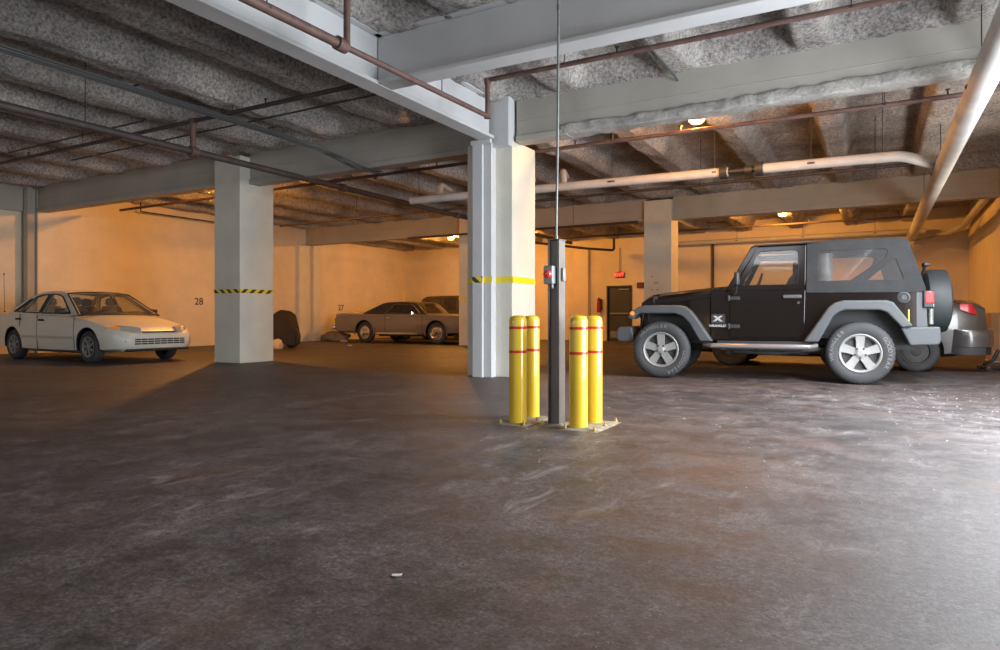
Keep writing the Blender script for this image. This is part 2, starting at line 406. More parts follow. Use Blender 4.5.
ibeam('steel_beam', 'white painted steel cross beam above the yellow bollards', 'x', 6.0, -4.93, XR + .02, 3.505, 4.12, .25, M_steel)
def encased(label, x0, x1, yc, ragged=None):
    b = MB(); b.box(x0, x1, yc - .10, yc + .10, 3.53, 4.1).box(x0, ragged[0] + .1 if ragged else x1, yc - .13, yc + .13, 3.47, 3.56).box(x0, x1, yc - .105, yc + .105, 3.77, 3.785)
    root = thing('encased_beam', label, 'beam', ((x0 + x1) / 2, yc, 3.47))
    o = b.build('web', M_beam, root, smooth=0, bevel=.012); o.data.transform(Matrix.Translation((-(x0 + x1) / 2, -yc, -3.47)))
    if ragged:
        r0, r1 = ragged; n = int((r1 - r0) / .06); rings = []
        for i in range(n + 1):
            x = r0 + (r1 - r0) * i / n; ring = []
            for k in range(20):
                a = 2 * PI * k / 20; cy, cz = math.cos(a), math.sin(a)
                zc_ = 3.55 + .055 * (x - r0) / (r1 - r0)
                e = .135 * (abs(cy) ** .35) * (1 if cy > 0 else -1); f = .078 * (abs(cz) ** .35) * (1 if cz > 0 else -1)
                w = 1 + .22 * noise.noise((x * 6, e * 14, f * 14)) + .12 * noise.noise((x * 17, e * 30, f * 30))
                ring.append((x - (x0 + x1) / 2, e * w, zc_ + f * w - 3.47))
            rings.append(ring)
        MB().loft(rings).build('sprayed_flange', M_spray2, root, smooth=60)
    return root
encased('grey beam with ragged sprayed lower edge, right of the middle column', -4.62, XR + .01, 8.85, (-3.9, XR))
encased('grey beam between the left column and the middle column', -10.64, -5.42, 9.12)
encased('dark grey beam from the left wall to the left column', -17.95, -11.36, 8.93)
encased('grey beam over the silver coupe ending at the left wall', -18.02, -11.3, 17.85)
encased('far grey beam hidden partly by the middle column', -10.6, -5.4, 17.85)
encased('far grey beam crossing above the black off-roader', -4.68, XR + .01, 17.85)
tag(seated(MB().box(-18.3, -18.17, 4.0, 8.60, 3.47, 4.1).build('encased_beam', M_beam, smooth=0, bevel=.01), -18.24, 6.3, 3.47), 'short grey green beam at the far left edge beside the thin post', 'beam')

# columns
def column(label, x0, x1, y0, y1, z1, extra=None, tape=None, cap=None):
    cx, cy = (x0 + x1) / 2, (y0 + y1) / 2
    root = thing('concrete_column', label, 'column', (cx, cy, 0))
    b = MB().box(x0 - cx, x1 - cx, y0 - cy, y1 - cy, 0, z1); b.build('shaft', M_col, root, smooth=0, bevel=.012)
    for (a0, a1, c0, c1, h0, h1, m, nm) in (extra or []):
        MB().box(a0 - cx, a1 - cx, c0 - cy, c1 - cy, h0, h1).build(nm, m, root, smooth=0, bevel=.006)
    return root, cx, cy
c1, cx, cy = column('middle column with yellow tape behind the bollards', -5.43, -4.65, 8.68, 9.44, 3.50,
    [(-5.23, -5.06, 8.50, 8.70, 0, 3.5, M_steel, 'steel_pilaster'), (-5.055, -4.93, 8.55, 8.70, 0, 3.47, M_steel, 'steel_pilaster'),
     (-5.02, -4.66, 8.58, 8.98, 3.40, 4.12, M_steel, 'upper_stub'), (-5.24, -4.90, 8.46, 8.52, 3.44, 3.50, M_steel, 'bearing_plate')])
def band(x0, x1, y0, y1, z0, z1, m, root, cx, cy, name='tape_band'):
    b = MB(); g = .004
    b.box(x0 - g - cx, x1 + g - cx, y0 - g - cy, y0 - cy, z0, z1).box(x1 - cx, x1 + g - cx, y0 - g - cy, y1 - cy, z0, z1)
    return b.build(name, m, root, smooth=0)
band(-4.93, -4.65, 8.68, 9.44, 1.40, 1.49, M_tape, c1, cx, cy)
band(-5.23, -5.06, 8.50, 8.51, 1.40, 1.49, M_hazard, c1, cx, cy)
band(-5.055, -4.93, 8.55, 8.56, 1.40, 1.49, M_tape, c1, cx, cy)
MB().box(-5.43 - cx, -5.235 - cx, 8.672 - cy, 8.682 - cy, 1.40, 1.47).build('tape_band', M_tape, c1, smooth=0)
c2, cx, cy = column('left column with black and yellow hazard tape', -11.37, -10.63, 8.78, 9.60, 4.0)
band(-11.37, -10.63, 8.78, 9.60, 1.355, 1.43, M_hazard, c2, cx, cy)
c3, cx, cy = column('far column standing behind the hood of the black off-roader', -5.42, -4.68, 17.6, 18.3, 4.0)
b = MB()
for (x, z) in ((-5.2, 1.95), (-5.05, 1.78), (-5.12, 1.78), (-5.2, 1.6), (-5.05, 1.6)): b.box(x - cx - .014, x - cx + .014, 17.59 - cy, 17.6 - cy, z, z + .03)
b.build('bolt_holes', M_darkm, c3, smooth=0)
c4, cx, cy = column('far column hiding the front of the silver coupe', -11.32, -10.6, 17.6, 18.3, 4.0)
band(-11.32, -10.6, 17.6, 18.3, 1.42, 1.49, M_tape, c4, cx, cy)
tag(seated(MB().box(-18.16, -17.97, 8.60, 8.63, 0, 4.04).box(-18.16, -17.97, 8.81, 8.84, 0, 4.04).box(-18.08, -18.05, 8.63, 8.81, 0, 4.04).build('steel_post', M_beam, smooth=0, bevel=.005), -18.15, 8.88), 'thin grey green steel post behind the white sedan', 'post')
# wall piers
for (y0, y1, lab) in ((17.3, 17.75, 'pale wall pier under the end of the far beam'), (18.0, 18.35, 'narrow pale wall pier beyond the beam end')):
    tag(seated(MB().box(XL, XL + .14, y0, y1, 0, 3.47).build('wall_pier', M_col, smooth=0, bevel=.01), XL + .07, (y0 + y1) / 2), lab, 'pier')
tag(seated(MB().box(-12.4, -11.9, YB - .12, YB, 0, 3.9).build('wall_pier', M_col, smooth=0, bevel=.01), -12.15, YB - .06), 'wall pier on the back wall left of the exit door', 'pier')
tag(seated(MB().box(-9.95, -9.35, YB - .18, YB, 0, 3.4).build('wall_pier', M_wx, smooth=0, bevel=.01), -9.65, YB - .09), 'yellowish wall pier behind the grey post', 'pier')
tag(seated(MB().box(XR - .05, XR, 17.3, 18.0, 0, 3.9).build('wall_pier', M_wy, smooth=0, bevel=.01), XR - .15, 17.85), 'wall pier on the right wall at the picture edge', 'pier')
# number stencils, exit sign, small wall things
RX = Matrix.Rotation(PI / 2, 4, 'X'); RZ = Matrix.Rotation(PI / 2, 4, 'Z')
M_stencil = mat('stencil_black', (.05, .045, .04), .8)
for (t, y, z) in (('28', 13.35, 1.35), ('27', 19.58, 1.23)):
    tag(seated(MB().text(t, .30, Matrix.Translation((XL + .004, y, z)) @ RZ @ RX, bold=.004).build('stencil_number', M_stencil, smooth=0), XL, y, z),
        ('black stencilled number on the left wall between the white sedan and left column' if t == '28' else 'small black stencilled number on the wall above the tarp heap'), 'number')
M_sign = mat('exit_red', (.75, .05, .03), .4, emit=(1.0, .05, .03), estr=3.5)
ex = thing('exit_sign', 'small red lit exit sign above the dark door', 'sign', (-8.16, YB - .04, 2.32))
MB().box(-.17, .17, -.03, .04, 0, .21).build('housing', mat('sign_housing', (.07, .012, .01), .5), ex, bevel=.008)
MB().text('EXIT', .17, Matrix.Translation((0, -.034, .105)) @ RX, bold=.004).build('lettering', M_sign, ex, smooth=0)
MB().tube([(0, 0, .21), (0, 0, 1.1)], .012).build('conduit', M_galv, ex)
fe = thing('fire_extinguisher', 'dark red fire extinguisher hanging left of the dark door', 'fire extinguisher', (-8.94, YB - .12, 1.05))
MB().lathe([(0, 0), (.07, 0), (.075, .02), (.075, .36), (.055, .42), (.025, .45), (.025, .48), (0, .48)], 20).build('cylinder', mat('extinguisher_red', (.30, .02, .02), .3), fe)
MB().box(-.03, .03, -.02, .02, .48, .53).box(-.02, .1, -.012, .012, .53, .55).build('valve', M_black, fe, bevel=.004)
MB().tube([(.03, 0, .5), (.1, 0, .45), (.105, 0, .3), (.09, 0, .12)], .012).build('hose', M_black, fe)
MB().box(-.09, .09, .06, .12, .1, .5).build('bracket', M_darkm, fe, smooth=0)
tag(seated(MB().box(-7.5, -7.26, YB - .09, YB, 1.93, 2.13).box(-7.48, -7.28, YB - .10, YB - .09, 1.95, 2.11).build('alarm_box', mat('alarm_maroon', (.11, .03, .025), .5), smooth=0, bevel=.008), -7.38, YB, 1.93), 'small dark maroon box on the wall right of the exit door', 'alarm box')
tag(seated(MB().tube([(-4.84, YB - .06, 1.0), (-4.84, YB - .06, 3.5)], .045, 12).build('wall_pipe', M_black_pipe), -4.84, YB, 1.0), 'dark vertical pipe on the back wall beyond the windshield', 'pipe')

# ------------------------------------------------------------------ pipes
def rnd(path, r, n=5):
    """round the corners of a path with radius r"""
    P = [Vector(p) for p in path]; out = [P[0]]
    for i in range(1, len(P) - 1):
        a = (P[i - 1] - P[i]); b = (P[i + 1] - P[i]); ra = min(r, a.length * .45, b.length * .45)
        A = P[i] + a.normalized() * ra; B = P[i] + b.normalized() * ra
        for k in range(n + 1):
            t = k / n; out.append(A * (1 - t) ** 2 + P[i] * 2 * t * (1 - t) + B * t * t)
    out.append(P[-1]); return out
def pipe(name, label, path, r, m, hang=(), coup=(), grp=None, bend=.12, heads=(), cat='pipe'):
    o = Vector(path[0]); root = thing(name, label, cat, tuple(o), 0, grp)
    loc = lambda p: tuple(Vector(p) - o)
    MB().tube([Vector(loc(p)) for p in rnd(path, bend)], r, 14).build('pipe_run', m, root)
    for p in hang:
        p = Vector(loc(p)); top = ZC - o.z - .05
        MB().tube([(p.x, p.y, p.z + r), (p.x, p.y, max(top, p.z + r + .05))], .006, 6).lathe([(r * 1.12, -.012), (r * 1.12, .012)], 14, 'z' , p).build('hanger', M_darkm, root)
    for (p, d) in coup:
        p = Vector(loc(p)); d = Vector(d)
        MB().tube([p - d * .06, p + d * .06], r * 1.45, 14).build('coupling', M_pipe if m in (M_pipe, M_black_pipe) else M_darkm, root)
    for p in heads:
        p = Vector(loc(p))
        MB().tube([p, p + Vector((0, 0, r + .05))], .012, 8).tube([p + Vector((0, 0, r + .05)), p + Vector((0, 0, r + .06))], .028, 10).build('sprinkler_head', M_darkm, root)
    return root
X, Y = (1, 0, 0), (0, 1, 0)
pipe('sprinkler_pipe', 'long dark main pipe running under the ceiling left of the left column to the back', [(-9.2, 1.5, 3.45), (-9.2, 21.5, 3.45)], .055, M_black_pipe,
     [(-9.2, y, 3.45) for y in (5.1, 9.2, 12.6, 16)], [((-9.2, 6.72, 3.45), Y), ((-9.2, 10.05, 3.45), Y), ((-9.2, 14.2, 3.45), Y)])
pipe('sprinkler_pipe', 'dark cross pipe with riser ahead of the left column', [(-17.5, 6.72, 3.92), (-5.3, 6.72, 3.92)], .032, M_black_pipe,
     [(-8.3, 6.72, 3.92), (-12.2, 6.72, 3.92)], [((-9.2, 6.72, 3.92), X)], heads=[(-7.6, 6.72, 3.92), (-11.3, 6.72, 3.92), (-14, 6.72, 3.92)])
pipe('pipe_riser', 'short rusty riser joining the main pipe and cross pipe at left', [(-9.2, 6.72, 3.47), (-9.2, 6.72, 3.90)], .045, M_pipe)
pipe('sprinkler_pipe', 'rusty pipe following the white beam to the middle column then turning right', [(-4.32, 4.75, 3.42), (-4.25, 7.27, 3.42), (-4.25, 7.27, 3.87), (2.3, 7.27, 3.87)], .030, M_pipe,
     [(-4.28, 6.3, 3.42), (-3.2, 7.27, 3.87), (-.2, 7.27, 3.87)], [((-4.25, 7.27, 3.42), (0, 0, .5)), ((-4.25, 7.27, 3.86), (0, 0, .5))], bend=.04, heads=[(-2.55, 7.27, 3.87)])
pipe('sprinkler_pipe', 'thick rusty pipe under the white beam at the top of the picture', [(-4.38, 1.5, 3.42), (-4.32, 4.72, 3.42)], .045, M_pipe,
     [(-4.34, 3.85, 3.42)], [((-4.32, 4.70, 3.42), Y)])
pipe('pipe_riser', 'short vertical rusty riser beside the white beam', [(-4.32, 4.78, 3.42), (-4.32, 4.78, 4.1)], .032, M_pipe)
pipe('sprinkler_pipe', 'rusty cross pipe just behind the ragged grey beam', [(-4.7, 9.5, 3.5), (.93, 9.5, 3.5)], .030, M_pipe,
     [(-3.4, 9.5, 3.5), (.1, 9.5, 3.5)], heads=[(-4.0, 9.5, 3.5), (-2.4, 9.5, 3.5), (.75, 9.5, 3.5)])
pipe('sprinkler_pipe', 'dark cross pipe beyond the left column meeting the main pipe', [(-16.5, 10.0, 3.56), (-5.5, 9.85, 3.56)], .030, M_pipe,
     [(-8.2, 9.85, 3.5), (-13, 9.9, 3.5)], [((-9.2, 9.9, 3.56), X)], heads=[(-6.8, 9.85, 3.56)])
pipe('sprinkler_pipe', 'thin dark cross pipe running in front of the far beam', [(-14.9, 13.7, 3.5), (.93, 13.4, 3.5)], .030, M_black_pipe,
     [(-12, 13.65, 3.5), (-7, 13.5, 3.5), (-3, 13.45, 3.5), (0, 13.4, 3.5)], heads=[(-2, 13.43, 3.5), (-9.8, 13.6, 3.5)])
pipe('sprinkler_pipe', 'far dark cross pipe just under the far grey beam', [(-13, 17.2, 3.40), (-5.45, 17.2, 3.40)], .030, M_black_pipe, [(-7.3, 17.2, 3.4)])
pipe('sprinkler_pipe', 'farthest dark cross pipe behind the far beam near the back wall', [(-9.4, 20.4, 3.5), (.93, 20.4, 3.5)], .030, M_black_pipe,
     [(-3.5, 20.4, 3.5), (-.5, 20.4, 3.5)], heads=[(-1.6, 20.4, 3.5), (-4.3, 20.4, 3.5)])
pipe('drain_pipe', 'low dark drooping pipe near the exit door', [(-10.2, 17.9, 3.3), (-8.3, 20.8, 3.15), (-7.4, 20.8, 3.05), (-7.4, 20.8, 3.4)], .040, M_black_pipe, [(-9.7, 18.7, 3.26), (-7.4, 20.8, 3.4)], bend=.08)
pipe('drain_pipe', 'large pale pipe running overhead down the right side', [(.93, .5, 3.22), (.93, 23.35, 3.22)], .125, M_white_pipe,
     [(.93, 8.2, 3.22), (.93, 13, 3.22), (.93, 17.2, 3.22)], bend=.1)
pipe('drain_pipe', 'white jacketed cross pipe right half joining the large overhead pipe', [(-1.68, 11.85, 3.36), (.35, 11.95, 3.36), (.80, 12.5, 3.30)], .082, M_white_pipe,
     [(-.9, 11.88, 3.36), (.1, 11.95, 3.36)], [((-1.68, 11.85, 3.36), X)], bend=.15)
pipe('drain_pipe', 'white jacketed cross pipe left half beyond the middle column', [(-8.6, 11.5, 3.36), (-2.18, 11.83, 3.36)], .082, M_white_pipe,
     [(-6.2, 11.6, 3.36), (-4.2, 11.7, 3.36), (-2.4, 11.82, 3.36)], [((-2.25, 11.83, 3.36), X)])
pipe('pipe_joint', 'black bare coupling between the two white jacketed pipes', [(-2.2, 11.83, 3.36), (-1.7, 11.85, 3.36)], .045, M_black, coup=[((-1.85, 11.84, 3.36), X)])
for (x, lab) in ((-5.9, 'small white elbow pipe dropping onto the jacketed pipe beside the middle column'), (-5.15, 'short white elbow pipe just right of the hanging conduit'), (-8.0, 'small white elbow pipe seen left of the middle column')):
    pipe('elbow_pipe', lab, [(x - .35, 12.6, 3.75), (x - .12, 11.9, 3.72), (x, 11.7, 3.40)], .06, M_white_pipe, bend=.14)
pipe('drain_pipe', 'long pale pipe running along the top of the back wall', [(-6.6, 23.25, 3.42), (1.3, 23.25, 3.42)], .075, M_white_pipe,
     [(x, 23.25, 3.42) for x in (-4, -2, 0)])
pipe('drain_pipe', 'pale pipe with bends in the far right corner', [(.93, 22.9, 3.05), (1.35, 23.3, 3.15), (1.9, 23.3, 3.35), (2.2, 22.9, 3.5), (2.2, 18.5, 3.6)], .085, M_white_pipe, bend=.2)
pipe('drain_pipe', 'pale sloping pipe against the back wall behind the soft top', [(.2, 23.3, 2.35), (1.3, 23.3, 3.02)], .075, M_white_pipe)
# cable bundle on the left
root = thing('cable_bundle', 'bundle of grey cables strapped along the ceiling at upper left', 'cables', (-8.3, 1.5, 3.8))
for k in range(5):
    dx, dz = (k % 3) * .055, (k // 3) * .05 - .02
    MB().tube([(Vector(p) - Vector((-8.3, 1.5, 3.8))) for p in rnd([(-8.3 + dx, 1.5, 3.82 + dz), (-8.35 + dx, 7.7, 3.80 + dz), (-8.2 + dx * 1.5, 8.4, 3.72 + dz), (-7.75 + dx * 2, 8.70, 3.44 - .01 * k), (-7.6 + dx, 9.2, 3.44 - .01 * k)], .3, 6)], .013, 8).build('cable', M_cable, root)
for y in (5.2, 7.4): MB().box(-.02, .13, y - 1.5 - .012, y - 1.5 + .012, .045, .06).build('clamp', M_darkm, root, smooth=0)
tag(seated(MB().tube([(-2.27, 6.2, 4.08), (-2.26, 7.47, 4.0), (-2.25, 8.60, 4.0), (-2.24, 8.735, 3.97)], .014, 8).build('ceiling_cable', M_cable), -2.27, 6.2, 4.0), 'thin dark cable crossing the ceiling above the ragged beam', 'cable')
pipe('ceiling_conduit', 'thin dark conduit just under the ribs, beyond the dark cross pipe at left', [(-14.0, 7.5, 4.02), (-5.2, 7.35, 4.02)], .014, M_black_pipe)
pipe('ceiling_conduit', 'thin dark conduit running close beside the dark cross pipe at left', [(-17.5, 6.60, 4.03), (-10.2, 6.56, 4.03)], .014, M_black_pipe)
# bracket on ceiling by the left wall
pipe('hung_bracket', 'hanging steel loop near the ceiling at the left wall', [(-17.7, 11.3, 4.46), (-17.7, 11.3, 3.80), (-17.7, 14.2, 3.80), (-17.7, 14.2, 4.46)], .018, M_darkm, bend=.02, cat='bracket')

# ------------------------------------------------------------------ lamps
def globe_mat():
    m = bpy.data.materials.new('sodium_globe'); m.use_nodes = True; nt = m.node_tree; nt.nodes.clear()
    out = nt.nodes.new('ShaderNodeOutputMaterial'); tr = nt.nodes.new('ShaderNodeBsdfTransparent'); em = nt.nodes.new('ShaderNodeEmission')
    em.inputs[0].default_value = (1.0, .55, .17, 1); em.inputs[1].default_value = 5; ad = nt.nodes.new('ShaderNodeAddShader')
    nt.links.new(tr.outputs[0], ad.inputs[0]); nt.links.new(em.outputs[0], ad.inputs[1]); nt.links.new(ad.outputs[0], out.inputs[0]); return m
M_globe = globe_mat()
def lamp(x, y, z, label, power=LAMP_W):
    r = thing('ceiling_lamp', label, 'lamp', (x, y, z), 0, 'sodium ceiling lamps')
    MB().lathe([(0, -.03), (.07, -.03), (.105, .0), (.115, .03), (.105, .06), (0, .075)], 24).build('globe', M_globe, r)
    MB().lathe([(0, .07), (.06, .07), (.06, .10), (.03, .16), (.015, .18), (.015, .45), (0, .45)], 16).build('housing', M_darkm, r)
    l = bpy.data.lights.new('lamp_light', 'POINT'); l.energy = power; l.color = SODIUM; l.shadow_soft_size = .06
    o = bpy.data.objects.new('lamp_light', l); COL.objects.link(o); o.parent = r; o.location = (0, 0, .02)
lamp(-2.2, 9.62, 3.66, 'glowing orange lamp nearest, just behind the ragged grey beam', LAMP_W * .9)
lamp(-2.2, 19.7, 3.66, 'glowing orange lamp above the roof of the black off-roader', LAMP_W * 1.4)
lamp(-13.2, 20.0, 3.66, 'glowing orange lamp above the silver coupe')
lamp(-12.95, 10.4, 3.70, 'orange lamp hidden behind the left column', LAMP_W * 1.7)
lamp(-10.3, 20.0, 3.70, 'orange lamp hidden behind the middle column')
#OBJECTS_BELOW

# ------------------------------------------------------------------ guard post and bollards
def bollard(x, y, label):
    r = thing('bollard', label, 'bollard', (x, y, 0), 0, 'yellow bollards around the grey post')
    MB().lathe([(0, .012), (.074, .012), (.074, .862), (.070, .885), (.058, .900), (.035, .908), (0, .911)], 36).build('post_sleeve', M_yellow, r)
    for z in (.595, .795): MB().lathe([(.0742, z), (.0758, z), (.0758, z + .022), (.0742, z + .022)], 36).build('red_band', M_redtape, r)
bollard(-2.62, 4.99, 'yellow bollard with red bands, front left of the grey post')
bollard(-2.66, 5.32, 'yellow bollard with red bands, behind the front left one')
bollard(-2.085, 5.02, 'yellow bollard with red bands, front right of the grey post')
bollard(-2.065, 5.30, 'yellow bollard with red bands, rear right of the grey post')
def base_plate(x0, x1, y0, y1, label, bolts):
    cx, cy = (x0 + x1) / 2, (y0 + y1) / 2
    r = thing('base_plate', label, 'plate', (cx, cy, 0), 0)
    b = MB(); n = 14; hx, hy = (x1 - x0) / 2, (y1 - y0) / 2
    for i in range(n):
        for j in range(n):
            def P(i, j):
                e = min(i, j, n - i, n - j); z = .005 + .006 * min(e, 2) + .005 * noise.noise((x0 + i * .4, y0 + j * .4, 1)) if e else .001
                k = 1 + (.03 * noise.noise((i * .9, j * .9, x0)) if e == 0 else 0)
                return (-hx * k + 2 * hx * k * i / n, -hy * k + 2 * hy * k * j / n, max(z, .001))
            b.faces([P(i, j), P(i + 1, j), P(i + 1, j + 1), P(i, j + 1)], [(0, 1, 2, 3)])
    b.build('plate', M_dirty, r)
    for (bx, by) in bolts: MB().lathe([(0, .008), (.014, .008), (.014, .026), (.007, .028), (.007, .042), (0, .042)], 6, at=(bx - cx, by - cy, 0)).build('bolt', mat('yellow_bolt', (.55, .38, .08), .6, var=.4), r, smooth=20)
base_plate(-2.78, -2.48, 4.86, 5.47, 'grimy steel plate under the left pair of bollards', [(-2.74, 4.90), (-2.52, 4.90), (-2.52, 5.15), (-2.74, 5.15), (-2.52, 5.43)])
base_plate(-2.20, -1.87, 4.88, 5.46, 'grimy steel plate under the right pair of bollards', [(-2.16, 4.92), (-1.91, 4.92), (-1.91, 5.15), (-2.16, 5.17), (-1.91, 5.42)])
base_plate(-2.42, -2.22, 4.98, 5.22, 'small grimy plate under the grey post', [(-2.40, 5.0), (-2.235, 5.2)])
gp = thing('control_post', 'grey brown steel post with a red push button between the bollards', 'post', (-2.315, 5.10, .012))
MB().box(-.052, -.040, -.062, .062, 0, 1.52).box(.030, .052, -.062, .062, 0, 1.52).box(-.04, .03, -.035, -.02, 0, 1.52).build('steel_section', M_post, gp, smooth=0, bevel=.003)
MB().box(-.058, .058, -.066, .066, 1.52, 1.527).build('cap', M_post, gp, smooth=0, bevel=.002)
MB().box(-.062, .018, -.125, -.040, 1.155, 1.305).build('button_box', mat('grey_box', (.26, .28, .28), .45, metal=.2), gp, bevel=.008)
MB().lathe([(0, 0), (.034, 0), (.034, -.012), (.028, -.026), (.015, -.033), (0, -.034)], 24, 'y', (-.022, -.124, 1.235)).build('push_button', mat('button_red', (.85, .05, .04), .25, coat=.6), gp)
MB().tube([(-.0, -.09, 1.155), (-.0, -.09, 1.12)], .012).build('cable_gland', M_galv, gp)
MB().box(.052, .075, -.025, .025, 1.18, 1.29).build('relay_box', MATS['grey_box'], gp, bevel=.008)
tag(seated(MB().tube([(-2.318, 5.10, 1.53), (-2.316, 5.10, 1.75), (-2.305, 5.10, 2.3), (-2.30, 5.10, 3.0), (-2.295, 5.10, 4.15)], .0105, 12).tube([(-2.318, 5.10, 1.53), (-2.318, 5.10, 1.57)], .016, 12).tube([(-2.298, 5.10, 3.45), (-2.298, 5.10, 3.5)], .015, 12).build('hanging_conduit', M_galv), -2.318, 5.10, 1.53), 'thin galvanised conduit rising from the grey post to the ceiling', 'conduit')

# ------------------------------------------------------------------ wheels
def wheel(parent, x, y, r, w, rr, style, side, rimmat, letters=None, tread=0.0, name='wheel'):
    """tyre axis along local y, side=-1: outer face towards -y"""
    h = w / 2
    prof = [(rr - .005, -h * .80), (rr + .012, -h * .86), (rr + (r - rr) * .25, -h * .98), (rr + (r - rr) * .55, -h), (r - .035, -h * .93), (r - .012, -h * .80), (r, -h * .62),
            (r + .001, -h * .2), (r, h * .62), (r - .012, h * .80), (r - .035, h * .93), (rr + (r - rr) * .55, h), (rr + .012, h * .86), (rr - .005, h * .80)]
    seg = 80 if tread else 48
    def fn(rad, hh, k):
        if tread and rad > r - .04: return rad - (tread if (k + (0 if hh < 0 else 1)) % 2 else 0)
        return rad
    t = MB().lathe(prof, seg, 'y', (0, 0, 0), fn)
    # open ring: remove end caps
    for f in [f for f in t.bm.faces if len(f.verts) > 4]: t.bm.faces.remove(f)
    V = [v for v in t.bm.verts]
    t.loft([[Vector((math.sin(2 * PI * k / seg) * (rr - .005), s_ * h * .8, math.cos(2 * PI * k / seg) * (rr - .005))) for k in range(seg)] for s_ in (-1, 1)], cap=False)
    tyre = t.build(name, M_rubber, parent, smooth=50); tyre.location = (x, y, r)
    o = side * h
    b = MB()
    b.lathe([(rr, o * .78), (rr + .006, o * .90), (rr - .004, o * .94), (rr - .022, o * .86), (rr - .032, o * .62), (rr - .034, -o * .6), (rr - .03, -o * .6), (rr - .02, o * .5)], 48, 'y')
    for f in [f for f in b.bm.faces if len(f.verts) > 4]: b.bm.faces.remove(f)
    if style == 'five':
        for k in range(5):
            a = 2 * PI * k / 5
            def mp(rad, t, yy, a=a): return (rad * math.sin(a) + t * math.cos(a), yy, rad * math.cos(a) - t * math.sin(a))
            rings = []
            for (rad, wd, yo, yi) in ((.045, .052, .82, .45), (.09, .053, .80, .45), (.15, .055, .80, .5), (rr - .045, .062, .84, .6), (rr - .018, .070, .86, .62)):
                rings.append([mp(rad, -wd, o * yi), mp(rad, -wd * .86, o * yo), mp(rad, 0, o * (yo - .02)), mp(rad, wd * .86, o * yo), mp(rad, wd, o * yi)])
            b.loft(rings)
        b.lathe([(0, o * .90), (.035, o * .90), (.045, o * .84), (.085, o * .78), (.09, o * .5), (0, o * .5)], 30, 'y')
    elif style == 'multi':
        for k in range(7):
            a = 2 * PI * k / 7 + .2
            def mp(rad, t, yy, a=a): return (rad * math.sin(a) + t * math.cos(a), yy, rad * math.cos(a) - t * math.sin(a))
            rings = [[mp(rad, -wd + sk, o * .5), mp(rad, -wd * .8 + sk, o * yo), mp(rad, wd * .8 + sk, o * yo), mp(rad, wd + sk, o * .5)] for (rad, wd, yo, sk) in ((.03, .02, .86, 0), (rr * .5, .022, .82, .012), (rr - .02, .034, .80, .0))]
            b.loft(rings)
        b.lathe([(0, o * .92), (.028, o * .92), (.04, o * .82), (.04, o * .5), (0, o * .5)], 24, 'y')
    elif style == 'cap':   # deep wire style cover
        b.lathe([(0, o * 1.0), (.045, o * .98), (.06, o * .80), (rr * .60, o * .72), (rr * .68, o * .84), (rr - .035, o * .80), (rr - .02, o * .6), (0, o * .5)], 40, 'y')
        for k in range(16):
            a = 2 * PI * k / 16
            b.tube([(.05 * math.sin(a), o * .9, .05 * math.cos(a)), (rr * .64 * math.sin(a + .2), o * .84, rr * .64 * math.cos(a + .2))], .006, 5)
    else:   # pressed steel with holes
        b.lathe([(0, o * .66), (.06, o * .66), (.07, o * .55), (rr - .035, o * .60), (rr - .03, o * .3), (0, o * .3)], 40, 'y')
    rim = b.build('rim', rimmat, tyre, smooth=30)
    bk = MB().lathe([(0, o * .35), (rr - .035, o * .35), (rr - .035, o * .2), (0, o * .2)], 32, 'y')
    if style in ('five', 'multi'): bk.build('brake_disc', M_darkm, tyre)
    else: bk.bm.free()
    if style == 'steel':
        hb = MB()
        for k in range(12):
            a = 2 * PI * k / 12; hb.lathe([(0, o * .62), (.016, o * .62), (.016, o * .56), (0, o * .56)], 10, 'y', (rr * .68 * math.sin(a), 0, rr * .68 * math.cos(a)))
        hb.lathe([(0, o * .80), (.035, o * .80), (.04, o * .6), (0, o * .6)], 16, 'y')
        hb.build('vent_hole', M_black, tyre)
    if style == 'five':
        for k in range(5):
            a = 2 * PI * (k + .5) / 5
            MB().lathe([(0, o * .875), (.014, o * .875), (.017, o * .74), (0, o * .74)], 12, 'y', (.068 * math.sin(a), 0, .068 * math.cos(a))).build('lug_nut', M_darkm, tyre)
    for (txt, a0) in (letters or []):
        rad = rr + (r - rr) * .56; size = (r - rr) * .42; lb = MB(); step = size * .80 / rad
        for i, ch in enumerate(txt):
            a = math.radians(a0) + (i - (len(txt) - 1) / 2) * step
            if ch == ' ': continue
            # seen from the outer side (-y): clockwise from the top runs to the viewer's right
            M = Matrix.Translation((rad * math.sin(a), o * 1.0 + side * .0005, rad * math.cos(a))) @ Matrix.Rotation(a, 4, 'Y') @ RX
            if side > 0: M = Matrix.Rotation(PI, 4, 'Z') @ Matrix.Translation((rad * math.sin(a), -o * 1.0 - .0005, rad * math.cos(a))) @ Matrix.Rotation(a, 4, 'Y') @ RX
            lb.text(ch, size, M, ext=.0015)
        lb.build('lettering', M_white_print if tread else M_rubber, tyre, smooth=0)
    return tyre

# ------------------------------------------------------------------ black two-door off-roader (x: front to rear, y: away from the camera side)
JL = 'black two-door off-roader with soft top and grey fender flares parked at right'
jp = thing('off_road_vehicle', JL, 'car', (-2.75, 9.70, 0), math.atan2(.30, 2.59))
JW = 1.80; B0, B1 = .15, 1.65          # body side planes
R_ = .415
TL = [('GOODYEAR', -22), ('WRANGLER', 150)]
for (wx, sd) in ((.01, -1), (.01, 1), (2.60, -1), (2.60, 1)):
    y = .125 if sd < 0 else JW - .125
    wheel(jp, wx, y, R_, .25, .252, 'five', sd, M_alloy, [('WRANGLER', -20), ('GOODYEAR', 128)] if wx < 1 else [('WRANGLER', -70), ('GOODYEAR', 88)], tread=.010)
def xz(y): return lambda a, b: (a, y, b)
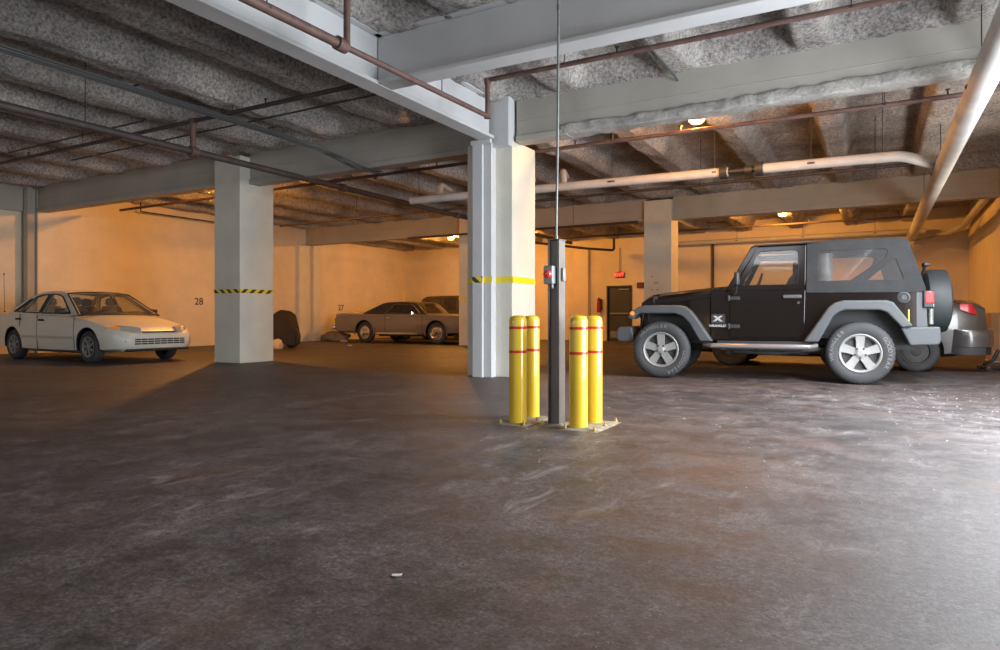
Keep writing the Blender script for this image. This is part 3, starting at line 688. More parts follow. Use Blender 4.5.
# tub with both wheel arches in its outline
tub = [(.62, .56), (.66, .62), (.80, .56), (1.98, .56), (2.03, .60), (2.20, .86), (2.36, 1.00), (2.86, 1.00), (3.08, .76), (3.14, .70), (3.38, .70), (3.40, .78), (3.36, 1.255), (.90, 1.255), (.84, 1.29), (.62, 1.27)]
tub = [(.70, .56), (1.96, .56), (2.03, .62), (2.20, .90), (2.36, 1.02), (2.86, 1.02), (3.06, .78), (3.12, .70), (3.40, .70), (3.37, 1.255), (.94, 1.255), (.86, 1.29), (.70, 1.28)]
MB().plate(tub, [], xz(B0), xz(B1)).build('tub', M_jpaint, jp, smooth=0, bevel=.012)
# engine bay sides and hood
fr = [(-.30, .72), (-.30, 1.10), (.70, 1.16), (.70, .56), (.60, .56), (.46, .86), (.34, .98), (-.2, .98), (-.24, .72)]
MB().plate(fr, [], xz(.34), xz(1.46)).build('engine_bay', M_jpaint, jp, smooth=0, bevel=.01)
CS = [(.52, .58), (.70, .58), (.70, 1.17), (.40, 1.14), (.40, 1.0)]
for (y0, y1) in ((.17, .34), (1.46, 1.63)): MB().plate(CS, [], xz(y0), xz(y1)).build('cowl_side', M_jpaint, jp, smooth=0, bevel=.008)
rings = []
for (u, z, hw, cr) in ((-.34, 1.05, .50, .02), (-.31, 1.13, .54, .035), (-.22, 1.175, .57, .045), (0, 1.20, .60, .055), (.4, 1.235, .66, .06), (.80, 1.275, .72, .055), (.93, 1.29, .73, .05)):
    ring = []
    for k in range(13):
        t = -1 + 2 * k / 12; bulge = cr * (1 - t * t) + (.022 if abs(t) < .38 else 0)
        ring.append((u, .90 + hw * t, z + bulge - (.03 if abs(t) > .98 else 0)))
    ring += [(u, .90 + hw, z - .10), (u, .90 - hw, z - .10)]
    rings.append(ring)
MB().loft(rings).build('hood', M_jpaint, jp, smooth=30)
for y in (.36, 1.44): MB().box(.72, .90, y - .02, y + .02, 1.295, 1.315).build('hood_vent', M_black, jp, smooth=0)
for y in (.335, 1.465):
    MB().box(-.15, -.09, y - .018, y + .018, 1.10, 1.20).tube([(-.12, y - .02, 1.19), (-.12, y + .02, 1.19)], .018, 8).build('hood_latch', M_black, jp, bevel=.004)
# grille with seven slots and round lamps
slots = []
for k in range(7):
    c = .90 + (k - 3) * .085; slots.append([(c - .024, .80), (c + .024, .80), (c + .024, 1.06), (c - .024, 1.06)])
MB().plate([(.30, .72), (1.50, .72), (1.50, 1.02), (1.44, 1.12), (.36, 1.12), (.30, 1.02)], slots, lambda a, c: (-.345 + (c - .72) * .05, a, c), lambda a, c: (-.305 + (c - .72) * .05, a, c)).build('grille', M_jpaint, jp, smooth=0, bevel=.004)
MB().box(-.30, -.295, .5, 1.3, .78, 1.08).build('radiator', M_darkm, jp, smooth=0)
for y in (.43, 1.37):
    MB().lathe([(0, -.385), (.05, -.382), (.085, -.365), (.092, -.34), (0, -.33)], 30, 'x', (0, y, .96)).build('headlight', M_clear, jp)
    MB().lathe([(.093, -.35), (.104, -.35), (.104, -.33), (.093, -.33)], 30, 'x', (0, y, .96)).build('headlight_ring', M_jpaint, jp)
# front and rear fender flares
FF = [(-.46, .90), (-.44, .965), (-.30, 1.045), (-.20, 1.065), (.28, 1.065), (.36, 1.045), (.44, .985), (.52, .88), (.74, .545), (.565, .545), (.42, .80), (.33, .90), (.22, .945), (-.30, .945), (-.36, .90), (-.38, .865), (-.45, .865)]
RF = [(1.92, .555), (2.22, 1.02), (2.30, 1.085), (2.40, 1.115), (2.90, 1.115), (2.98, 1.085), (3.20, .775), (3.075, .755), (2.90, .955), (2.82, .985), (2.42, .985), (2.34, .955), (2.28, .90), (2.10, .555)]
for (prof, y0, y1) in ((FF, -.02, .36), (FF, 1.44, 1.82), (RF, -.02, .17), (RF, 1.63, 1.82)):
    MB().plate(prof, [], xz(y0), xz(y1)).build('fender_flare', M_flare, jp, smooth=0, bevel=.022, seg=3)
# dark inner arches and chassis
MB().box(-.32, .62, .36, 1.44, .56, 1.0).build('inner_arch', M_black, jp, smooth=0); MB().box(2.0, 3.16, .34, 1.46, .60, 1.03).build('inner_arch', M_black, jp, smooth=0)
ch = MB()
for y in (.50, 1.22): ch.box(-.42, 3.30, y, y + .08, .50, .62)
ch.box(.9, 2.0, .45, 1.35, .36, .52).box(.72, .80, .45, 1.35, .42, .56).box(2.95, 3.3, .35, 1.4, .46, .68)
ch.tube([(.03, .2, .41), (.03, 1.6, .41)], .045).tube([(2.6, .2, .41), (2.6, 1.6, .41)], .05).tube([(1.0, .40, .40), (1.6, .36, .38), (2.2, .42, .44)], .035)
ch.lathe([(0, -.12), (.12, -.08), (.15, 0), (.12, .08), (0, .12)], 16, 'y', (2.6, .9, .41)).lathe([(0, -.12), (.11, -.08), (.13, 0), (.11, .08), (0, .12)], 16, 'y', (.03, 1.1, .41))
for (x, y) in ((.03, .45), (.03, 1.35), (2.6, .45), (2.6, 1.35)): ch.tube([(x, y, .42), (x + .03, y, .85)], .035)
ch.build('chassis', M_darkm, jp, smooth=40)
# side step
for y in (.03, 1.77):
    MB().tube([(.62, y + (.10 if y < 1 else -.10), .50), (.72, y, .485), (1.98, y, .485), (2.08, y + (.10 if y < 1 else -.10), .50)], .036, 14).build('side_step', mat('step_bar', (.30, .27, .27), .35, metal=.6), jp)
    b = MB()
    for x in (.85, 1.35, 1.9): b.box(x, x + .05, min(y, .9) if y < 1 else 1.25, .55 if y < 1 else y, .43, .47)
    b.box(.80, 2.0, y + .05 if y < 1 else y - .12, y + .12 if y < 1 else y - .05, .43, .555)
    b.build('step_bracket', M_black, jp, smooth=0)
# bumpers
MB().plate([(-.66, .54), (-.66, .70), (-.62, .745), (-.44, .745), (-.38, .52), (-.60, .52)], [], xz(.12), xz(1.68)).build('front_bumper', M_flare, jp, smooth=0, bevel=.02)
MB().plate([(3.06, .76), (3.50, .77), (3.51, .60), (3.49, .54), (3.17, .525)], [], xz(.02), xz(1.78)).build('rear_bumper', M_flare, jp, smooth=0, bevel=.018)
# doors, hinges, handles
DP = [(.965, .60), (1.86, .60), (1.93, .66), (1.945, 1.262), (.965, 1.275)]
for (y0, y1) in ((.135, .15), (1.65, 1.665)):
    d = MB().plate(DP, [], xz(y0), xz(y1)).build('door', M_jpaint, jp, smooth=0, bevel=.006)
    yo = .118 if y0 < 1 else 1.682
    MB().box(1.66, 1.90, min(yo, yo + .03) - .01, max(yo, yo + .03) - .01, 1.15, 1.20).build('handle', M_flare, d, bevel=.012)
    MB().lathe([(0, -.012), (.018, -.012), (.018, .012), (0, .012)], 16, 'y', (1.86, yo + .012 if y0 < 1 else yo - .012, 1.09)).build('lock', M_chrome, d)
    hb = MB()
    for z in (1.16, .76): hb.box(.93, 1.10, yo, yo + .02, z - .025, z + .025).tube([(.95, yo - .002, z - .04), (.95, yo - .002, z + .04)], .016, 10)
    hb.build('hinge', M_black, d, bevel=.004)
# windshield frame
def slant(y0): return None
WF = [(.90, 1.27), (1.235, 1.865), (1.30, 1.90), (1.345, 1.885), (.985, 1.27)]
for (y0, y1) in ((.19, .26), (1.54, 1.61)): MB().plate(WF, [], xz(y0), xz(y1)).build('windshield_post', M_jpaint, jp, smooth=0, bevel=.01)
sl = lambda t, y: (.945 + t * .355, y, 1.27 + t * .60)
b = MB(); b.tube([sl(.0, .22), sl(.0, 1.58)], .03, 8).tube([sl(1, .22), sl(1, 1.58)], .032, 8); b.build('windshield_header', M_jpaint, jp)
MB().faces([sl(.03, .25), sl(.03, 1.55), sl(.97, 1.55), sl(.97, .25)], [(0, 1, 2, 3)]).build('windshield', G_side, jp, smooth=0)
MB().tube([(.84, .60, 1.31), (.93, .95, 1.37)], .008, 6).tube([(.84, 1.1, 1.31), (.93, 1.4, 1.37)], .008, 6).build('wiper', M_black, jp)
# door window frames (upper doors) and glass
OUT = [(1.005, 1.272), (1.945, 1.262), (1.955, 1.885), (1.325, 1.875)]
HOLE = [(1.14, 1.345), (1.845, 1.345), (1.86, 1.80), (1.80, 1.82), (1.385, 1.81), (1.34, 1.78)]
for (y0, y1, yg) in ((.165, .195, .18), (1.605, 1.635, 1.62)):
    f = MB().plate(OUT, [HOLE], xz(y0), xz(y1)).build('window_frame', M_jpaint, jp, smooth=0, bevel=.006)
    MB().plate(HOLE, [], xz(yg - .002), xz(yg + .002)).build('pane', G_side, f, smooth=0)
# mirrors
for (y, s) in ((.02, 1), (1.78, -1)):
    b = MB().box(1.03, 1.10, y - .09, y + .09, 1.33, 1.53); b.build('mirror', M_black, jp, bevel=.03, seg=3)
    MB().tube([(1.06, y, 1.34), (1.04, y + s * .06, 1.24), (1.0, y + s * .13, 1.20)], .022, 10).build('mirror_arm', M_black, jp)
# soft top
ST = [(1.955, 1.225), (1.965, 1.90), (2.25, 1.925), (3.10, 1.935), (3.17, 1.92), (3.36, 1.27), (3.35, 1.215)]
Q1 = [(2.10, 1.385), (2.52, 1.385), (2.62, 1.42), (2.95, 1.72), (2.93, 1.80), (2.12, 1.79), (2.09, 1.76)]
Q1 = [(2.10, 1.385), (2.50, 1.385), (2.56, 1.41), (2.90, 1.66), (2.94, 1.77), (2.90, 1.80), (2.12, 1.795)]
Q2 = [(2.70, 1.385), (3.10, 1.385), (3.11, 1.41), (3.03, 1.66), (2.985, 1.65)]
def side(y, s): return lambda a, c: (a, y + s * max(0, c - 1.27) * .10, c)
for (y0, s) in ((.135, 1), (1.665, -1)):
    p = MB().plate(ST, [Q1, Q2], side(y0, s), side(y0 + s * .02, s)).build('soft_top_side', M_canvas, jp, smooth=0, bevel=.006)
    MB().plate(Q1, [], side(y0 + s * .008, s), side(y0 + s * .012, s)).build('vinyl_window', G_vinyl, p, smooth=0)
    MB().plate(Q2, [], side(y0 + s * .008, s), side(y0 + s * .012, s)).build('vinyl_window', G_vinyl, p, smooth=0)
rings = []
for (u, z) in ((1.24, 1.885), (1.30, 1.915), (1.9, 1.928), (2.3, 1.94), (3.0, 1.945), (3.12, 1.93), (3.18, 1.89), (3.36, 1.27), (3.355, 1.22)):
    hw = .69 if z > 1.6 else .765
    nrm = .02
    ring = [(u, .90 + hw * (-1 + 2 * k / 12), z + (.03 * (1 - (-1 + 2 * k / 12) ** 2) if z > 1.85 else 0) + .008 * noise.noise((u * 4, k * .5, 0))) for k in range(13)]
    inner = [(p[0] - (.02 if z < 1.88 and u > 3 else 0), p[1], p[2] - .02) for p in reversed(ring)]
    rings.append(ring + inner)
MB().loft(rings).build('soft_top_roof', M_canvas, jp, smooth=40)
MB().faces([(3.205, .45, 1.80), (3.205, 1.35, 1.80), (3.345, 1.40, 1.36), (3.345, .40, 1.36)], [(0, 1, 2, 3)]).build('rear_window', G_dark, jp, smooth=0)
# roll bar, seats, steering wheel, dashboard
b = MB()
for y in (.30, 1.50): b.tube(rnd([(2.02, y, 1.2), (2.02, y, 1.83), (2.98, y, 1.83), (3.16, y, 1.25)], .1), .035, 10).tube([(1.30, y, 1.82), (2.02, y, 1.80)], .032, 10)
b.tube([(2.02, .30, 1.80), (2.02, 1.50, 1.80)], .035, 10); b.build('roll_bar', M_canvas, jp)
for y in (.62, 1.18):
    s_ = MB(); rg = []
    for (z, hw, x, th) in ((1.10, .24, 1.70, .10), (1.30, .24, 1.76, .09), (1.46, .21, 1.82, .07), (1.50, .15, 1.84, .05)):
        rg.append([(x + th * math.cos(a), y + hw * math.sin(a), z) for a in [2 * PI * k / 16 for k in range(16)]])
    s_.loft(rg); rg = []
    for (z, hw) in ((1.50, .09), (1.55, .13), (1.64, .13), (1.68, .09)): rg.append([(1.85 + .045 * math.cos(a), y + hw * math.sin(a), z) for a in [2 * PI * k / 14 for k in range(14)]])
    s_.loft(rg); s_.build('seat', M_seat, jp)
MB().box(1.02, 1.18, .25, 1.55, 1.2, 1.37).build('dashboard', M_black, jp, bevel=.03)
b = MB(); c = Vector((1.32, 1.22, 1.40)); b.tube([c + Vector((.10 * math.sin(a) * .5, .18 * math.cos(a), .16 * math.sin(a))) for a in [2 * PI * k / 24 for k in range(25)]], .014, 8).tube([c, (1.15, 1.22, 1.3)], .02, 8); b.build('steering_wheel', M_black, jp)
b = MB(); rg = []
for k in range(9): rg.append([(2.20 + .09 * math.cos(a) + .05 * noise.noise((k * .7, a, 0)), .35 + .08 * math.sin(a), 1.25 + .065 * k) for a in [2 * PI * j / 12 for j in range(12)]])
b.loft(rg); b.build('rolled_window_flap', mat('hazy_vinyl', (.11, .12, .13), .5, var=.4, vscale=9), jp)
# spare wheel with cover, carrier, stop lamp
b = MB(); b.lathe([(0, .0), (.20, .0), (.36, .015), (.425, .05), (.435, .10), (.435, .24), (.425, .29), (.34, .325), (.10, .335), (0, .335)], 56, 'x', (3.43, .93, 1.115)); b.build('spare_wheel_cover', mat('cover_vinyl', (.024, .029, .031), .6, bump=.15, bscale=14), jp, smooth=50)
MB().box(3.37, 3.45, .75, 1.1, .95, 1.3).box(3.37, 3.42, .25, 1.0, .98, 1.03).tube([(3.40, .93, 1.3), (3.44, .80, 1.50), (3.45, .72, 1.60)], .02).build('spare_carrier', M_black, jp, smooth=30)
MB().box(3.42, 3.50, .64, .82, 1.585, 1.635).build('stop_lamp', M_black, jp, bevel=.015)
# tail lamps, fuel cap, indicators, badge
for y in (.16, 1.64):
    t = MB().box(3.33, 3.44, y - .055, y + .055, 1.015, 1.235).build('tail_lamp', M_black, jp, bevel=.012)
    MB().box(3.345, 3.447, y - .060, y + .060, 1.07, 1.225).build('lens', M_redlens, t, bevel=.012)
    MB().box(3.40, 3.449, y - .045, y + .045, 1.025, 1.065).build('reverse_lens', M_clear, t, bevel=.006)
    MB().box(-.47, -.43, y - .06, y + .06, .895, .955).lathe([(0, -.012), (.03, -.008), (.035, 0), (0, 0)], 16, 'y', (-.40, .03 - .05 if y < 1 else 1.77 + .05, .945)).build('turn_signal', M_amber, jp)
    MB().tube([(3.42, y, .80), (3.42, y, 1.0)], .03, 10).build('bumper_stop', M_galv, jp)
MB().lathe([(0, -.006), (.045, -.008), (.055, -.016), (.075, -.012), (.082, 0), (0, 0)], 28, 'y', (3.115, B0, 1.150)).build('fuel_cap', M_black, jp)
MB().lathe([(0, -.02), (.03, -.022), (.035, -.01), (0, -.01)], 20, 'y', (3.115, B0, 1.150)).build('fuel_cap_knob', M_darkm, jp)
MB().plate([(3.26, .74), (3.38, .74), (3.36, 1.235), (3.26, 1.235)], [], xz(B0 - .004), xz(B0)).build('corner_guard', M_flare, jp, smooth=0)
MB().box(3.165, 3.18, B0 - .006, B0, .84, .99).build('yellow_sticker', M_tape, jp, smooth=0)
b = MB(); b.text('X', .10, Matrix.Translation((.80, .1435, .865)) @ Matrix.Diagonal((1.5, 1, 1, 1)) @ RX, bold=.006)
b.text('WRANGLER', .045, Matrix.Translation((.80, .1435, .765)) @ RX, bold=.002)
b.build('badge_lettering', mat('badge_silver', (.36, .36, .36), .35), jp, smooth=0)
MB().plate([(.71, .80), (.90, .80), (.90, .935), (.71, .935)], [], xz(.145), xz(.149)).build('badge_plate', M_black, jp, smooth=0)
MB().tube([(.78, .20, 1.28), (.76, .18, 1.5), (.74, .17, 1.55)], .003, 6) and None

# ------------------------------------------------------------------ saloon-type cars (x forward, centred between the axles)
def car(name, label, x, y, rz, P, kind='car'):
    root = thing(name, label, kind, (x, y, 0), rz)
    paint = P['paint']; rings = []
    for (u, zb, zs, zt, hw) in P['st']:
        zm = zb + (zs - zb) * .55
        half = [(hw * .0, zb), (hw * .80, zb), (hw * .965, zb + .06), (hw, zm), (hw * P.get('sh', .985), zs - .07), (hw * .94, zs - .012), (hw * .86, zs + .004), (hw * .55, zt - .008), (0, zt)]
        ring = [(u, a, z) for (a, z) in half] + [(u, -a, z) for (a, z) in half[-2:0:-1]]
        rings.append(ring)
    body = MB().loft(rings).build('body', paint, root, smooth=38)
    ar, wb, tr = P['arch'], P['wb'] / 2, P['hw']
    rx = P.get('roff', 0)
    cs = []
    for s in (-1, 1):
        for (wx) in (wb, -wb): cs.append((MB().lathe([(0, 0), (ar, 0), (ar, .42), (0, .42)], 40, 'y', (wx, s * (tr + .12) if s < 0 else tr + .12 - .42, P['r'] + .01)), M_black))
    cs = [(MB().lathe([(0, 0), (ar, 0), (ar, .40), (0, .40)], 40, 'y', (wx, (-tr - .12) if s < 0 else (tr - .28), P['r'] + .01)), M_black) for s in (-1, 1) for wx in (wb, -wb)]
    par = body.parent; body.parent = None; cut(body, cs); body.parent = par
    for wx in (wb, -wb):
        for s in (-1, 1): wheel(root, wx, s * (tr - P['ww'] / 2 - .02), P['r'], P['ww'], P['rr'], P['style'], s, P['rim'])
    MB().box(-wb + .42, wb - .42, -tr * .7, tr * .7, P['r'] * .62, P['st'][2][1] + .1).tube([(wb, -tr + .2, P['r']), (wb, tr - .2, P['r'])], .04).tube([(-wb, -tr + .2, P['r']), (-wb, tr - .2, P['r'])], .04).build('underbody', M_darkm, root, smooth=0)
    # greenhouse
    G = P['gh']; zb0, h0, zr0, h1 = P['tum']
    hwz = lambda z: h0 + (h1 - h0) * (z - zb0) / (zr0 - zb0)
    for s in (-1, 1):
        f = lambda d: (lambda a, c: (a, s * (hwz(c) - d), c))
        sd = MB().plate(G, P['win'], f(0), f(.035)).build('side_frame', P.get('roofmat', paint), root, smooth=0, bevel=.006)
        for w in P['win']: MB().plate(w, [], f(.012), f(.018)).build('side_window', P.get('glass', G_dark), sd, smooth=0)
    nf, nr = P['seg']      # outline indices: 0..nf windshield, nf..nr roof, nr.. rear window
    def strip(i0, i1, m, nm, inset=0):
        b = MB(); rg = []
        for i in range(i0, i1 + 1):
            (a, z) = G[i]; hw = hwz(z) - .008 - inset; dirx = 1 if i <= nf else (-1 if i >= nr else 0)
            top = [(a + dirx * P.get('bow', .12) * (1 - t * t), hw * t, z + P.get('crown', .03) * (1 - t * t) * (1 if nf <= i <= nr else .2)) for t in [-1 + k / 6 for k in range(13)]]
            rg.append(top + [(p[0], p[1], p[2] - .02) for p in reversed(top)])
        return b.loft(rg).build(nm, m, root, smooth=40)
    strip(0, nf, P.get('front_glass', G_side), 'windshield'); strip(nf, nr, P.get('roofmat', paint), 'roof'); strip(nr, len(G) - 1 - P.get('tailpts', 0), P.get('glass', G_dark), 'rear_window')
    # cabin
    cab = MB(); cx0 = G[nr][0]; cx1 = G[nf][0]
    b = MB().box(G[0][0] - .45, G[0][0] - .12, -h0 + .1, h0 - .1, zb0 - .12, zb0 + .06); b.build('dashboard', M_black, root, bevel=.03)
    for (sx) in P['seats']:
        for s in (-1, 1):
            q = MB(); rg = []
            for (z, hw, dx, th) in ((zb0 - .2, .24, 0, .10), (zb0 + .08, .23, -.05, .08), (zb0 + .18, .18, -.07, .06)):
                rg.append([(sx + dx + th * math.cos(a), s * .36 + hw * math.sin(a), z) for a in [2 * PI * k / 14 for k in range(14)]])
            q.loft(rg); rg = [[(sx - .08 + .04 * math.cos(a), s * .36 + hw * math.sin(a), z) for a in [2 * PI * k / 12 for k in range(12)]] for (z, hw) in ((zb0 + .19, .08), (zb0 + .23, .12), (zb0 + .32, .11), (zb0 + .35, .07))]
            q.loft(rg); q.build('seat', M_seat, root)
    def side_strip(u0, u1, z, hgt, thick, nm, m):
        for s in (-1, 1):
            b = MB(); rg = []
            for k in range(17):
                u = u0 + (u1 - u0) * k / 16
                hw = interp(P['st'], u, 4); rg.append([(u, s * (hw - .01), z - hgt / 2), (u, s * (hw + thick), z - hgt / 2), (u, s * (hw + thick), z + hgt / 2), (u, s * (hw - .01), z + hgt / 2)])
            b.loft(rg); b.build(nm, m, root, smooth=0)
    root_side = side_strip
    for (u0, u1, z, hgt, th, nm, m) in P.get('strips', []): side_strip(u0, u1, z, hgt, th, nm, m)
    # shut lines and handles, mirrors
    for s in (-1, 1):
        for (u, z0, z1) in P.get('shuts', []):
            hw = interp(P['st'], u, 4); hs = interp(P['st'], u, 4) * P.get('sh', .985)
            zmid = z0 + (z1 - z0) * .5
            MB().loft([[(u - .005, s * (h - .01), z), (u + .005, s * (h - .01), z), (u + .005, s * (h + .0025), z), (u - .005, s * (h + .0025), z)] for (z, h) in ((z0, hw * .975), (zmid, hw * .999), (z1, hs))]).build('door_seam', M_black, root, smooth=0)
        for (u, z) in P.get('handles', []):
            hw = interp(P['st'], u, 4); MB().box(u - .09, u + .09, s * hw - .008, s * hw + .02 if s > 0 else s * hw + .008, z - .02, z + .02).build('door_handle', P.get('handlemat', M_black), root, bevel=.008) if s > 0 else MB().box(u - .09, u + .09, s * hw - .02, s * hw + .008, z - .02, z + .02).build('door_handle', P.get('handlemat', M_black), root, bevel=.008)
        if 'mirror' in P:
            (u, z, m) = P['mirror']; hw = interp(P['st'], u, 4)
            MB().loft([[(u + k * .04 - (.02 if k else 0), s * (hw - .02 + .10 + sx * w_), z + sz * h_) for (sx, sz) in ((-1, -1), (1, -.7), (1, .8), (-1, 1))] for (k, w_, h_) in ((0, .085, .06), (1, .08, .055), (2, .04, .03))]).tube([(u + .02, s * (hw - .10), z - .04), (u + .02, s * (hw + .02), z - .01)], .02, 8).build('mirror', m, root, smooth=30)
    return root
def interp(st, u, i):
    s = sorted(st)
    if u <= s[0][0]: return s[0][i]
    for a, b in zip(s, s[1:]):
        if u <= b[0]:
            t = (u - a[0]) / (b[0] - a[0]); return a[i] * (1 - t) + b[i] * t
    return s[-1][i]

# white compact sedan at left, facing right
M_wpaint = mat('white_car_paint', (.66, .64, .56), .38, coat=.35)
CAV = dict(paint=M_wpaint, wb=2.66, hw=.85, r=.30, rr=.19, ww=.185, arch=.355, style='multi', rim=M_alloy,
    st=[(-2.26, .40, .66, .70, .60), (-2.22, .30, .86, .89, .72), (-2.10, .24, .92, .96, .79), (-1.8, .21, .935, .985, .835), (-1.33, .19, .93, .975, .855), (-.6, .17, .905, .94, .862), (.3, .17, .885, .93, .862),
        (.85, .17, .865, .93, .86), (1.33, .19, .80, .865, .85), (1.75, .20, .715, .775, .825), (2.02, .21, .64, .695, .785), (2.16, .23, .575, .62, .72), (2.235, .28, .53, .56, .63), (2.26, .36, .50, .515, .56)],
    gh=[(1.02, .885), (.62, 1.12), (.26, 1.315), (.06, 1.355), (-.25, 1.375), (-.60, 1.362), (-.86, 1.32), (-1.22, 1.16), (-1.62, .945), (-1.45, .90)], seg=(2, 6), tailpts=1,
    tum=(.90, .80, 1.37, .585), win=[[(.70, .925), (.18, 1.245), (.02, 1.295), (-.26, 1.315), (-.32, .935)], [(-.42, .94), (-.37, 1.315), (-.60, 1.30), (-.80, 1.26), (-1.06, .955)], [(-1.14, .96), (-.90, 1.23), (-1.02, 1.19), (-1.40, .968)]],
    seats=(.15, -.75), bow=.14, crown=.035, shuts=[(.92, .25, .85), (-.37, .22, .90), (-1.02, .50, .92)], handles=[(-.20, .80), (-1.06, .82)], mirror=(.62, .965, M_black), front_glass=G_side, glass=G_side,
    strips=[(-.98, .92, .47, .045, .010, 'side_moulding', mat('cream_trim', (.48, .46, .40), .4))])
cv = car('sedan', 'white compact four door sedan parked at left facing right', -14.62, 8.24, 0, CAV); cv.scale = (1.04, 1.04, 1.04)
for s in (-1, 1):
    # wrap-round headlamp: amber corner plus clear lens, following the nose
    def nose(y): return 2.245 - .30 * (max(0, abs(y) - .25) / .55) ** 2.2
    b = MB(); rg = []
    for k in range(9):
        y = s * (.36 + .30 * k / 8); x = nose(y); rg.append([(x - .10, y, .565), (x + .012, y, .565 - .00 * k), (x - .03, y, .655 + .004 * k), (x - .14, y, .672 + .004 * k)])
    h = b.loft(rg).build('headlamp', M_clear, cv, smooth=50)
    b = MB(); rg = []
    for k in range(7):
        y = s * (.66 + .135 * k / 6); x = nose(y) - .10 * k / 6; t = k / 6; rg.append([(x - .10, y - s * .01, .565 + .03 * t), (x + .012, y, .565 + .03 * t), (x - .03, y, .687 - .03 * t), (x - .14, y - s * .01, .70 - .03 * t)])
    b.loft(rg).build('turn_lens', M_amber, h, smooth=50)
    MB().box(2.12, 2.225, s * .60 - .06, s * .60 + .06, .39, .445).build('fog_lamp', mat('fog_lens', (.55, .42, .10), .2), cv, bevel=.02)
    MB().box(-2.24, -2.0, s * .66 - .12, s * .66 + .12, .68, .86).build('tail_lamp', M_redlens, cv, bevel=.03)
b = MB(); rg = []
for k in range(11):
    y = -.33 + .66 * k / 10; x = nose(y); rg.append([(x - .05, y, .565), (x + .006, y, .565), (x - .005, y, .590), (x - .05, y, .590)])
b.loft(rg).build('nose_slot', M_black, cv, smooth=40)
gr = MB(); 
for r0 in (.350, .390, .430): gr.box(2.20, 2.272, -.50, .50, r0, r0 + .026)
gr.build('grille_slot', M_black, cv, smooth=0, bevel=.004)
gv = MB()
for k in range(7): y = -.39 + .13 * k; gv.box(2.20, 2.276, y - .004, y + .004, .345, .46)
gv.build('grille_bar', M_wpaint, cv, smooth=0)
MB().box(2.10, 2.25, -.62, .62, .225, .27).build('air_dam', M_black, cv, bevel=.02)
MB().plate([(2.262, -.05), (2.262, .05), (2.25, .035), (2.25, -.035)], [], lambda a, c: (a - .02, c, .615), lambda a, c: (a - .02, c, .62)).build('emblem', M_chrome, cv, smooth=0)
MB().box(-2.275, -2.262, -.15, .15, .5, .62).build('number_plate', M_col, cv, smooth=0)
MB().tube([(-1.95, -.70, .96), (-1.98, -.70, 1.75)], .004, 6).lathe([(0, -.02), (.014, -.012), (.014, .012), (0, .02)], 10, 'z', (-1.98, -.70, 1.76)).lathe([(0, 0), (.02, 0), (.012, .03), (0, .03)], 10, 'z', (-1.95, -.70, .955)).build('antenna', M_black, cv)
for s in (-1, 1): MB().plate([(-.325, .935), (-.268, 1.318), (-.362, 1.318), (-.415, .94)], [], lambda a, c: (a, s * (.80 - .215 * (c - .90) / .47 + .001), c), lambda a, c: (a, s * (.80 - .215 * (c - .90) / .47 + .006), c)).build('door_pillar', M_black, cv, smooth=0)
G_ = CAV['gh']; hz = lambda z: .80 - .215 * (z - .90) / .47
MB().tube([(G_[0][0], -hz(G_[0][1]), G_[0][1]), (G_[1][0], -hz(G_[1][1]), G_[1][1]), (G_[2][0] + .01, -hz(G_[2][1]), G_[2][1])] + [(G_[2][0] + .14 * (1 - t * t) + .005, hz(G_[2][1]) * t, G_[2][1] + .04 * (1 - t * t)) for t in (-.9, -.5, 0, .5, .9)] +
    [(G_[2][0] + .01, hz(G_[2][1]), G_[2][1]), (G_[1][0], hz(G_[1][1]), G_[1][1]), (G_[0][0], hz(G_[0][1]), G_[0][1])] + [(G_[0][0] + .14 * (1 - t * t), hz(G_[0][1]) * t, G_[0][1] + .014 * (1 - t * t) + .012) for t in (.9, .5, 0, -.5, -.9)] + [(G_[0][0], -hz(G_[0][1]), G_[0][1])], .016, 6).build('windshield_seal', M_black, cv)
for s in (-1, 1):
    for w in CAV['win']:
        MB().tube([(p[0], s * (.80 - .215 * (p[1] - .90) / .47 + .004), p[1]) for p in w + [w[0]]], .014, 6).build('window_trim', M_black, cv)
b = MB(); b.tube([(1.0, -.55, .94), (.80, -.15, .99)], .008, 6).tube([(1.05, .15, .955), (.85, .5, .97)], .008, 6); b.build('wiper', M_black, cv)

